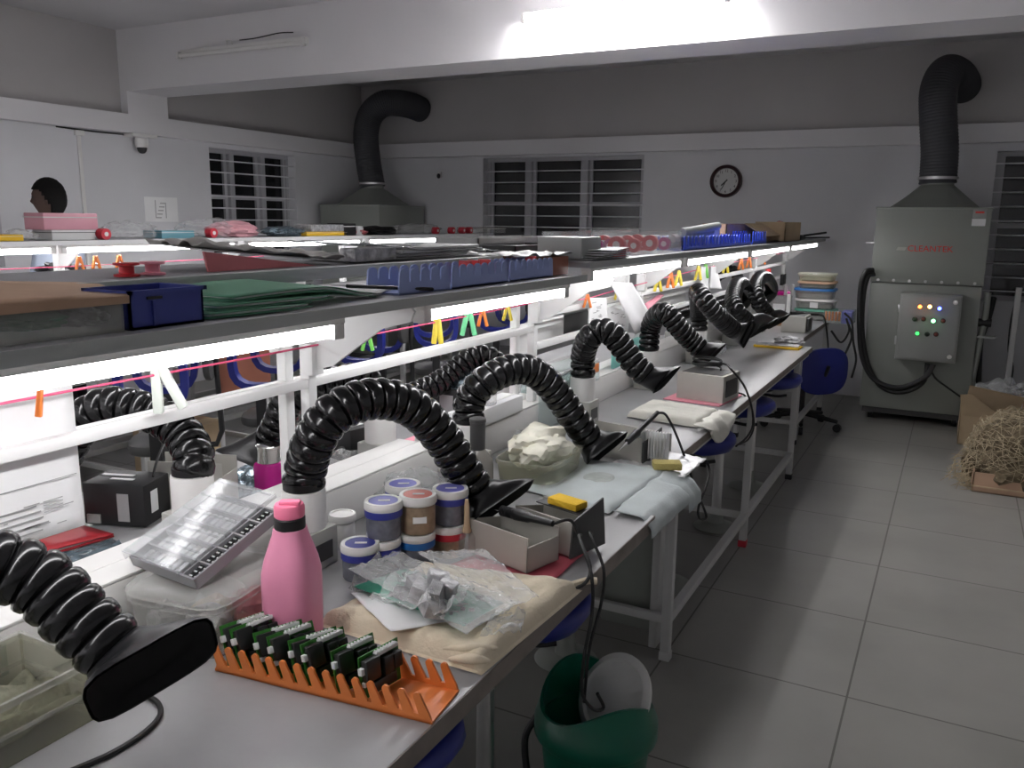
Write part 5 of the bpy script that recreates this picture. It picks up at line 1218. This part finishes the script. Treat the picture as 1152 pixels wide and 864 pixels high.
MB().cyl((-1.07, 6.85, ZF+.03), (-.92, 6.95, ZF+.055), .008, seg=8).build('clamp_rod', 'black', t); MB().cyl((-1.07, 6.87, ZF+.015), (-.90, 7.0, ZF+.018), .006, seg=8).build('clamp_rod', 'black', t)
# ------------------------------------------------------------------ on the rear shelf
ZR = 1.382
t = thing('red_plate', 'red panel leaning on the rear shelf beneath a grey cloth', 'panel', (-1.45, 1.45, ZR))
MB().prism((-1.40, 1.29, ZR), YV, V((-.25, 0, .97)), [(0, 0), (.34, 0), (.22, .016), (0, .044)], (-.006, 0, 0)).build('panel', 'redsheet', t)
MB().prism((-1.413, 1.285, ZR+.045), V((0, 1, -.09)), V((-.95, 0, .06)), [(0, 0), (.34, 0), (.42, .16), (.0, .16)], (0, 0, .003)).build('panel_edge', 'greysheet', t)
tag(MB().sheet(drape(quad(V((-1.60, 1.30, ZR+.055)), V((-1.43, 1.31, ZR+.050)), V((-1.40, 1.74, ZR+.008)), V((-1.58, 1.76, ZR+.012))), 10, 10, .030, 3, 5), 30, 36).build('grey_cloth', mat('grey_rag', (.46, .44, .42), .9, var=.1, vscale=9), solid=.003, angle=80), 'crumpled grey cloth on the red panel of the rear shelf', 'cloth')
tag(MB().sheet(drape(quad(V((-1.62, 1.77, ZR+.046)), V((-1.38, 1.75, ZR+.045)), V((-1.36, 2.50, ZR+.012)), V((-1.60, 2.60, ZR+.014))), 10, 10, .016, 4, 15), 36, 40).build('clear_bag', 'filmgrey', solid=.0015, angle=70), 'big clear plastic bag on the rear shelf above the green files', 'plastic bag')
t = thing('sheet_bundle', 'bundle of long grey sheets inside the big clear bag', 'sheets', (-1.52, 2.1, ZR))
for k in range(4): MB().box((-1.49+.01*k, 2.14+.02*k, ZR+.005+.0095*k), (.20, .66-.10*k, .008), .002, .04*k-.06).build('sheet', 'greysheet', t)
MB().bx(-1.44, -1.385, 1.765, 1.95, ZR+.002, ZR+.038, .006).build('coiled_parts', 'crinkle', t)
for k, (y0, y1, x, h, m, lab) in enumerate(((2.56, 2.98, -1.42, .030, 'station_dark', 'dark tray stack on the rear shelf behind the blue racks'), (3.1, 3.7, -1.50, .045, 'blue_rack', 'pale blue tray on the rear shelf under the wide window'), (2.62, 3.3, -1.60, .05, 'greysheet', 'long grey tray on the rear shelf under the wide window'), (3.75, 4.9, -1.5, .04, 'chip_lbl', 'white tray on the rear shelf behind the reel bin'))):
    t = thing('shelf_tray', lab, 'tray', (x, (y0+y1)/2, ZR)); crate(x-.09, x+.09, y0, y1, ZR, ZR+h, .006).build('tray_walls', m, t); MB().bx(x-.08, x+.08, y0+.02, y1-.02, ZR+.007, ZR+h*.7, .002).build('tray_load', 'greysheet', t)
for y in (1.105, 1.165):
    t = thing('red_reel', 'red reel on the rear shelf, ' + ('first behind the cardboard' if y < 1.13 else 'second behind the cardboard'), 'reel', (-1.42, y, ZR)); MB().lathe([(.024, 0), (.024, .004), (.014, .006), (.014, .02), (.024, .022), (.024, .026)], (-1.42, y, ZR), 20).build('reel', 'red' if y < 1.13 else 'pinkmat', t)
# ------------------------------------------------------------------ on the shelf by the left wall
Z2 = 1.363
def s2y(px): return at(px, 255, x=X2+.2).y
def small_box(label, px0, px1, h, m, d=.16, x=X2+.24, nm='shelf_box', z=Z2, cat='box', lid=None, grp=None):
    y0, y1 = s2y(px0), s2y(px1); t = thing(nm, label, cat, (x-d/2, (y0+y1)/2, z), grp)
    MB().bx(x-d, x, y0, y1, z, z+h, .004).build('box_body', m, t)
    MB().bx(x-d-.003, x+.003, y0-.003, y1+.003, z+h*.72, z+h*.78).build('box_seam', lid or 'paper', t)
    return t
small_box('pale box at the bottom of the pink stack by the left wall', 52, 101, .052, 'chip_lbl', lid='ink')
small_box('pink box on top of the stack by the left wall', 44, 105, .085, mat('pink_box', (.62, .30, .36), .5), z=Z2+.053, lid='chip_lbl')
small_box('yellow edged carton at the photo edge of the left shelf', -40, 20, .03, 'yellow', lid='chip_lbl')
small_box('yellow tray under grey mesh on the left shelf', 340, 385, .03, 'yellow')
small_box('grey mesh bundle on the yellow tray of the left shelf', 345, 382, .05, 'crinkle', z=Z2+.031, lid='crinkle')
small_box('small black box on the left shelf by the white carton', 382, 396, .09, 'black', z=Z2)
small_box('white carton on the left shelf under the corner unit', 398, 404, .07, 'paper')
small_box('clear box near the end of the left shelf', 530, 565, .055, 'milky', d=.2)
small_box('teal sheet bundle on the left shelf', 176, 213, .045, mat('teal_film', (.12, .30, .36), .4), lid='chip_lbl')
for lab, a, b, h, m, sd in (('crumpled clear bag on the left shelf beneath the wall notice', 124, 178, .085, 'film', 3), ('pink and clear crumpled bag on the left shelf below the barred window', 244, 292, .085, mat('pink_bag', (.66, .34, .38), .5), 4), ('clear film over the pink bag of the left shelf', 206, 268, .10, 'film', 5),
                           ('dark components bag on the left shelf', 303, 345, .055, 'esd', 6), ('rolled clear bag on the left shelf at the photo edge', 14, 42, .05, 'film', 7), ('black crumpled sheet on the left shelf near the corner unit', 404, 450, .06, 'black', 8), ('red cloth bundle on the left shelf near the corner unit', 395, 412, .05, 'redsheet', 9), ('clear bag on the left shelf, towards its far end', 450, 498, .08, 'film', 10)):
    y0, y1 = s2y(a), s2y(b); tag(MB().ball((X2+.15, (y0+y1)/2, Z2+h*.5), (.10, (y1-y0)/2, h*.62), 4, .3, 4, sd, floor=Z2).build('crumpled_bag', m), lab, 'bag')
for px, lab in ((108, 'red reel on the left shelf beside the pink boxes'), (230, 'red reel on the left shelf under the barred window'), (484, 'red reel on the left shelf, first at its far end'), (502, 'red reel on the left shelf, second at its far end'), (514, 'red reel on the left shelf, third at its far end'), (522, 'red reel on the left shelf, last at its far end')):
    y = s2y(px); t = thing('red_reel', lab, 'reel', (X2+.26, y, Z2)); MB().cyl((X2+.23, y, Z2+.03), (X2+.28, y, Z2+.03), .03, seg=20).build('reel', 'band_red', t); MB().cyl((X2+.228, y, Z2+.03), (X2+.283, y, Z2+.03), .012, seg=14).build('hub', 'paper', t)
# paper and pegs hanging under that shelf
tag(MB().bx(X2+.30, X2+.302, s2y(79), s2y(131), 1.12, 1.235).build('hanging_sheet', 'paper'), 'white sheet with two orange pegs under the left shelf', 'paper')
tag(MB().tube([(X2+.30, 1.6, 1.235), (X2+.30, 3.0, 1.232), (X2+.30, 4.2, 1.24)], .003, 6, 4).build('drying_string', 'string'), 'pink string below the left shelf', 'string')
for px, lab in ((71, 'orange peg under the left shelf, beside the white sheet'), (90, 'orange peg clipping the near end of the sheet under the left shelf'), (117, 'orange peg clipping the far end of the sheet under the left shelf')):
    t = thing('clothes_peg', lab, 'clothes peg', (X2+.305, s2y(px), 1.235)); 
    for s in (-1, 1): MB().box((X2+.306, s2y(px)+s*.014, 1.24), (.012, .014, .085), .003, 0, s*.25).build('jaw', 'peg_orange', t)
    MB().cyl((X2+.306, s2y(px)-.015, 1.24), (X2+.306, s2y(px)+.015, 1.24), .005, seg=8).build('spring', 'steel', t)
# ================================================================== CHAIRS
def make_chair(name, label, loc, yaw, loops=False, group=None):
    """swivel chair; local +y is the way the sitter faces"""
    t = thing(name, label, 'chair', (0, 0, 0), group); K = dict(parent=t, local=True)
    MB().loft([superring((0, 0, z), XV, YV, (.16 if loops else .21)*k, (.15 if loops else .20)*k, 32, 3.2) for z, k in ((.425, .86), (.435, .97), (.455, 1.), (.475, .97), (.485, .86))]).build('seat', 'blue' if not loops else 'station_dark', **K)
    # backrest: curved rounded slab
    zb, hb, wb = (.46, .17, .21) if not loops else (.86, .11, .15)
    m = MB(); R = []
    for d, k in ((-.018, .90), (-.012, .98), (.0, 1.), (.012, .98), (.018, .90)):
        R.append([V((p.x, -.225+d+.35*p.x*p.x, zb+(p.y))) for p in superring((0, 0, 0), XV, YV, wb*k, hb*k, 36, 2.8)])
    m.loft(R); m.build('backrest', 'blue' if not loops else 'station_dark', **K)
    MB().sweep([V((0, -.10, .43)), V((0, -.235, .435)), V((0, -.262, .50)), V((0, -.250, zb))], [.014, .014, .014, .012], 10).build('back_stem', 'black', **K)
    MB().cyl((0, 0, .10), (0, 0, .42), .025, .022, 14).build('gas_post', 'black', **K)
    MB().lathe([(.06, .40), (.09, .415), (.09, .428)], (0, 0, 0), 16).build('seat_plate', 'black', **K)
    for k in range(5):
        a = 2*PI*k/5+.3; d = V((math.cos(a), math.sin(a), 0))
        l = MB().sweep([V((0, 0, .11))+d*.03, d*.27+V((0, 0, .075))], [.022, .014], 8).build('leg', 'black', **K)
        MB().cyl(d*.27+V((-d.y*.014, d.x*.014, .03)), d*.27+V((d.y*.014, -d.x*.014, .03)), .03, seg=12).build('caster', 'black', l, local=True)
    if loops:
        for s in (-1, 1):
            P = []
            for i in range(25):
                a = 2*PI*i/24; q = superring((0, 0, 0), XV, YV, .135, .135, 24, 3.0)[i % 24]; P.append(V((s*.235, q.x, .80+q.y*1.02)))
            m = MB(); RR = []
            for i in range(24):
                c = P[i]; n = V((0, c.y, c.z-.80)).normalized()
                RR.append([c+XV*.034+n*.016, c-XV*.034+n*.016, c-XV*.034-n*.016, c+XV*.034-n*.016])
            m.loft(RR+[RR[0]], False, False); m.build('arm_loop', 'blue', **K)
            MB().bx(min(0, s*.235), max(0, s*.235), -.03, .03, .415, .43, .003).build('arm_bar', 'black', **K)
            MB().bx(s*.235-.012, s*.235+.012, -.025, .025, .42, .675, .003).build('arm_post', 'black', **K)
    t.location = loc; t.rotation_euler = (0, 0, yaw)
    return t
def make_stool(name, label, loc, yaw):
    t = thing(name, label, 'stool', (0, 0, 0)); K = dict(parent=t, local=True)
    MB().loft([superring((0, 0, z), XV, YV, .25*k, .155*k, 36, 2.6) for z, k in ((.595, .55), (.600, .80), (.612, .93), (.640, 1.), (.660, .985), (.670, .93), (.664, .70), (.660, .3))]).build('seat', 'blue', angle=60, **K)
    MB().lathe([(.10, .575), (.11, .585), (.10, .596)], (0, 0, 0), 20).build('seat_plate', 'black', **K)
    MB().cyl((0, 0, .10), (0, 0, .58), .024, .020, 14).build('gas_post', 'steel', **K)
    MB().tube([(.03, .0, .55), (.12, .0, .545), (.17, .02, .55)], .008, 8).build('height_lever', 'black', **K)
    MB().lathe([(.10, .0), (.11, .004), (.10, .012), (.04, .03), (.026, .10)], (0, 0, 0), 28).build('base', 'unit', **K)
    t.location = loc; t.rotation_euler = (0, 0, yaw); return t
ch = make_stool('swivel_stool', 'blue swivel stool pushed below the cream cloth, near bench', (-.895, 1.60, 0), .05)
for (x, y, yw, lab) in ((-.895, 1.05, -.1, 'blue swivel stool pushed below the orange rack, near bench'), (-.955, 3.25, .15, 'blue swivel stool below the pale pad of the long bench'),
                        (-.945, 4.03, -.15, 'blue swivel stool below the middle of the long bench'), (-.945, 4.78, .1, 'blue swivel stool at the last legs of the long bench'), (-1.07, 2.48, .1, 'blue swivel stool below the silvery sheet of the long bench')):
    copy_tree(ch, (x, y, 0), yw, lab)
make_chair('swivel_chair', 'blue swivel chair under the far bench beside the tall cabinet', (-.93, 6.45, 0), PI/2-.75)
ch2 = make_chair('arm_chair', 'chair with blue arm loops behind the rear bench, near the white sheet', (-3.2, 2.62, 0), PI/2+.75, True)
for (x, y, yw, lab) in ((-3.15, 3.28, PI/2+.55, 'chair with blue arm loops behind the near white post pair'), (-3.15, 4.15, PI/2+.35, 'chair with blue arm loops behind the shelf bracket'), (-3.2, 4.95, PI/2+.6, 'chair with blue arm loops behind the yellow peg'), (-3.15, 5.9, PI/2+.2, 'chair with blue arm loops behind the far rear bench')):
    copy_tree(ch2, (x, y, 0), yw, lab)
t = thing('brown_board', 'reddish brown board on a thin grey stand behind the blue arm loop chairs', 'board', (-3.56, 3.5, 0))
MB().bx(-3.57, -3.55, 3.3, 3.7, .50, .93, .004).build('board_panel', 'brown', t)
for y in (3.33, 3.67):
    MB().bx(-3.585, -3.571, y-.012, y+.012, .012, .90, .002).build('stand_leg', 'frame_grey', t)
    MB().bx(-3.61, -3.50, y-.015, y+.015, 0, .012, .002).build('stand_foot', 'frame_grey', t)
t = thing('floor_carton', 'pale carton on the floor under the left benches', 'carton', (-3.95, 3.35, 0))
MB().bx(-4.10, -3.80, 3.15, 3.55, 0, .30, .004).build('carton_body', 'cardlight', t); MB().bx(-3.98, -3.92, 3.149, 3.551, .22, .301).build('tape', 'cardboard', t)
# ================================================================== BOXES ON THE RIGHT OF THE FLOOR
t = thing('straw_box', 'low cardboard box heaped with straw at the right edge of the floor', 'box', (.42, 5.5, 0))
crate(.20, .72, 5.34, 5.78, 0, .115, .006).build('box_walls', 'cardboard', t)
MB().bx(.195, .725, 5.336, 5.342, .03, .038).build('box_ridge', 'cardlight', t)
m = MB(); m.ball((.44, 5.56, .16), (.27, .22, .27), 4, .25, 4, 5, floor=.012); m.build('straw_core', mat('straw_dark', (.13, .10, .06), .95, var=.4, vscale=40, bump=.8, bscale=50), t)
m = MB(); random.seed(21)
for k in range(900):
    a, b = random.uniform(0, 2*PI), math.asin(random.uniform(-.25, 1)); d = V((math.cos(a)*math.cos(b), math.sin(a)*math.cos(b), math.sin(b)))
    c = V((.44+.28*d.x, 5.56+.23*d.y, .17+.28*d.z)); L = random.uniform(.05, .14)
    e = V((random.uniform(-1, 1), random.uniform(-1, 1), random.uniform(-.7, .7))).normalized(); e = (e-d*e.dot(d)*.85).normalized(); g = d*random.uniform(.0, .03)
    m.sweep([c-e*L*.5, c+g+V((0, 0, random.uniform(0, .012))), c+e*L*.5], [.0012, .0018, .0009], 4, True)
for k in range(120):
    x = .19-abs(random.gauss(0, .05)); y = 5.40+random.uniform(-.06, .28); z = max(.004, .20-abs(x-.2)*1.3+random.uniform(-.12, .05)) if random.random() < .7 else .004
    e = V((random.uniform(-1, .2), random.uniform(-.5, .5), random.uniform(-1, .1))).normalized()*.05; p0 = V((x, y, z))
    q0, q1 = p0-e, p0+e; q0.z = max(.004, q0.z); q1.z = max(.004, q1.z); m.sweep([q0, (q0+q1)/2, q1], [.0016, .0022, .0012], 4)
so = m.build('straw', 'straw', t); so['kind'] = 'stuff'
t = thing('open_carton', 'open cardboard carton with a flap up behind the straw box', 'carton', (.48, 6.7, 0))
crate(.12, .85, 6.50, 6.95, 0, .205, .006).build('carton_walls', 'cardlight', t)
MB().prism((.125, 6.50, .205), XV, V((0, -.30, .95)), [(.0, .0), (.30, 0), (.36, .10), (.22, .03), (.05, .17), (-.02, .16)], (0, .004, .001)).build('flap', 'cardlight', t)
MB().prism((.14, 6.72, .20), XV, V((0, -.35, .93)), [(0, 0), (.34, 0), (.36, .15), (.02, .21)], (0, .004, .001)).build('flap', 'cardlight', t)
MB().prism((.48, 6.50, .205), XV, V((0, -.1, .9)), [(0, 0), (.36, 0), (.36, .16), (0, .16)], (0, .004, 0)).build('flap', 'cardboard', t)
MB().bx(.14, .83, 6.52, 6.93, .13, .16, .01).build('dark_filling', 'station_dark', t)
MB().box((.20, 6.55, .195), (.10, .05, .05), .015, .2, 0, .3).build('red_white_packet', 'redsheet', t)
MB().sheet(drape(quad(V((.20, 6.74, .33)), V((.86, 6.66, .33)), V((.88, 6.94, .34)), V((.2, 6.94, .34))), 8, 8, .15, 3.2, 3), 34, 24).build('bubble_bag', 'film', t, solid=.0012, angle=70)
tag(MB().bx(.60, .606, 5.82, 5.99, .02, .33, .002).build('violet_carton', 'chip_lbl'), 'pale violet carton panel at the right photo edge', 'carton')
t = thing('white_post', 'grey post standing at the right photo edge under the window', 'post', (.43, 7.3, 0)); MB().bx(.40, .44, 7.28, 7.32, 0, 1.05, .003).build('post_body', 'frame_grey', t); MB().bx(.37, .47, 7.25, 7.35, 0, .012, .002).build('post_foot', 'frame_grey', t)

# ================================================================== PERSON behind the left benches
def skin_mesh(verts, edges, radii, root=0, sub=2):
    me = bpy.data.meshes.new('body'); me.from_pydata([V(v) for v in verts], edges, [])
    o = bpy.data.objects.new('body', me); C.objects.link(o)
    s = o.modifiers.new('skin', 'SKIN'); s.use_smooth_shade = True
    for i, r in enumerate(radii): me.skin_vertices[0].data[i].radius = (r if isinstance(r, tuple) else (r, r))
    me.skin_vertices[0].data[root].use_root = True
    d = o.modifiers.new('sub', 'SUBSURF'); d.levels = d.render_levels = sub
    bpy.context.view_layer.update()
    me2 = bpy.data.meshes.new_from_object(o.evaluated_get(bpy.context.evaluated_depsgraph_get()))
    bpy.data.objects.remove(o); bpy.data.meshes.remove(me); return me2
def build_person(loc, yaw, S):
    """standing, head bowed a little, hands working at table height; local +y forward"""
    t = thing('person', 'person with short black hair in a blue-grey shirt, working behind the left benches', 'person', (0, 0, 0))
    vs, es, rs = [], [], []
    def add(p, r, link=None):
        vs.append(p); rs.append(r)
        if link is not None: es.append((link, len(vs)-1))
        return len(vs)-1
    pel = add((0, 0, .92), (.15, .11)); sp1 = add((0, .0, 1.08), (.135, .10), pel); sp2 = add((0, .0, 1.24), (.155, .11), sp1); ch_ = add((0, -.005, 1.36), (.14, .10), sp2)
    nk = add((0, .01, 1.455), .058, ch_); hd = add((0, .025, 1.53), .056, nk)
    for s in (-1, 1):
        hip = add((s*.09, 0, .86), .095, pel); kn = add((s*.10, .02, .48), .058, hip); an = add((s*.10, 0, .09), .040, kn); add((s*.115, .13, .035), (.042, .028), an)
        sh = add((s*.17, -.005, 1.37), .058, ch_); el = add((s*.23, .05, 1.10), .043, sh); wr = add((s*.14, .28, 1.02), .028, el); pm = add((s*.125, .34, 1.015), (.034, .018), wr)
        for k, (dx, L) in enumerate(((-.030, .070), (-.010, .080), (.010, .076), (.028, .060))):
            a = add((s*.125+dx, .385, 1.014), .010, pm); b = add((s*.125+dx*1.1, .385+L*.45, 1.005), .009, a); add((s*.125+dx*1.1, .385+L*.8, .985), .0075, b)
        a = add((s*.125-s*.042, .345, 1.008), .011, pm); add((s*.125-s*.058, .385, 1.0), .009, a)
    body = skin_mesh(vs, es, rs)
    m = MB(); m.bm.from_mesh(body); bpy.data.meshes.remove(body)
    # head: shaped ellipsoid with brow, nose, mouth, chin, ears
    hc = V((0, .035, 1.635))
    g = bmesh.ops.create_uvsphere(m.bm, u_segments=36, v_segments=28, radius=1)
    for v in g['verts']:
        d = v.co.copy(); x, y, z = d; p = V((x*.074, y*.095, z*.115))
        if z < 0: p.x *= 1+.28*z; p.y *= 1+.10*z
        if y > 0:
            if z < -.2: p.y += .012*y*(-z)
            eye = math.exp(-(((abs(x)-.42)/.18)**2+((z-.02)/.12)**2)); p.y -= .012*eye*max(0, y)
            brow = math.exp(-((z-.20)/.10)**2)*max(0, y)**3; p.y += .006*brow
            nose = math.exp(-((x/.15)**2))*(max(0, 1-abs((z+.16)/.24)))*(1.2-.8*(z+.16)/.24)*max(0, y); p.y += .020*max(0, nose)
            lip = math.exp(-((x/.28)**2+((z+.52)/.07)**2)); p.y += .008*lip
            lipg = math.exp(-((x/.3)**2+((z+.53)/.018)**2)); p.y -= .005*lipg
            chin = math.exp(-((x/.3)**2+((z+.86)/.14)**2)); p.y += .010*chin
        v.co = hc+p
    for s in (-1, 1): m.ball((s*.074, .02, 1.625), (.010, .020, .032), 2)
    b = m.build('body', 'skin', t, local=True)
    r = b.modifiers.new('fuse', 'REMESH'); r.mode = 'VOXEL'; r.voxel_size = .008; r.use_smooth_shade = True
    # hair cap
    m = MB(); g = bmesh.ops.create_uvsphere(m.bm, u_segments=40, v_segments=30, radius=1); dead = []
    for v in g['verts']:
        d = v.co.copy(); x, y, z = d
        hairline = .40 if y > .45 else (.40-(.45-y)*1.3 if y > -.2 else -.80)
        k = 1+.03*noise.noise(d*9)
        v.co = hc+V((x*.081*k, y*.103*k-.005, z*.127*k))
        if z < hairline: dead.append(v)
    bmesh.ops.delete(m.bm, geom=dead, context='VERTS'); m.build('hair', 'hair', t, local=True, solid=.010)
    # eyes, shirt, trousers, shoes
    for s in (-1, 1): MB().ball((s*.031, .117, 1.640), (.012, .007, .007), 2).build('eye', 'ink', t, local=True)
    N = 32
    def el(z, a, bb, y=0, e=2.4): return superring((0, y, z), XV, YV, a, bb, N, e)
    MB().loft([el(.86, .185, .140), el(.95, .180, .135), el(1.10, .172, .128), el(1.24, .196, .138), el(1.36, .208, .134, -.005), el(1.42, .165, .100, 0), el(1.452, .085, .080, .005), el(1.475, .070, .070, .01)], False, False).build('shirt', 'shirt', t, local=True, solid=.006)
    for s in (-1, 1): MB().sweep([(s*.14, -.005, 1.385), (s*.18, 0, 1.36), (s*.21, .03, 1.22), (s*.238, .06, 1.10), (s*.205, .13, 1.07)], [.070, .078, .066, .060, .056], 18, False).build('sleeve', 'shirt', t, local=True, solid=.005)
    for s in (-1, 1): MB().sweep([(s*.08, 0, .93), (s*.09, 0, .84), (s*.10, .02, .48), (s*.10, 0, .10)], [.112, .115, .082, .068], 20, False).build('trouser_leg', 'trousers', t, local=True, solid=.005)
    for s in (-1, 1): MB().loft([superring((s*.112, .06, z), XV, YV, .050*k, .135*k, 24, 3) for z, k in ((0, .95), (.015, 1.), (.05, .92), (.085, .6))]).build('shoe', 'black', t, local=True)
    t.location = loc; t.rotation_euler = (0, 0, yaw); t.scale = (S, S, S)
    return t
hp = at(61, 226, x=-5.12)
build_person((-5.12, hp.y, 0), math.radians(128), .975)
tag(MB().ball((-4.6, s2y(112)+.05, 1.17), (.06, .12, .05), 4, .5, 6, 12).build('black_glove', 'black'), 'black crumpled glove hanging behind the left rack', 'glove')

# ================================================================== CAMERA, LIGHT, VIEW
cam = bpy.data.cameras.new('camera'); co = bpy.data.objects.new('camera', cam); C.objects.link(co)
cam.sensor_fit = 'HORIZONTAL'; cam.sensor_width = 36; cam.lens = 36*F_PX/1152; cam.clip_start = .02; cam.clip_end = 60
Rm = Matrix((AX, AY, -AZ)).transposed().to_4x4(); co.matrix_world = Matrix.Translation(CAM) @ Rm
bpy.context.scene.camera = co
w = bpy.data.worlds.new('night'); bpy.context.scene.world = w; w.use_nodes = True
w.node_tree.nodes['Background'].inputs['Color'].default_value = (.01, .012, .018, 1); w.node_tree.nodes['Background'].inputs['Strength'].default_value = .3
sc = bpy.context.scene
sc.view_settings.view_transform = 'Standard'; sc.view_settings.look = 'None'; sc.view_settings.gamma = 1; sc.view_settings.use_curve_mapping = False
sc.view_settings.exposure = 1.55
sc.cycles.max_bounces = 10; sc.cycles.transparent_max_bounces = 24; sc.cycles.caustics_reflective = False; sc.cycles.caustics_refractive = False
sc.cycles.use_denoising = True; sc.cycles.sample_clamp_indirect = 6
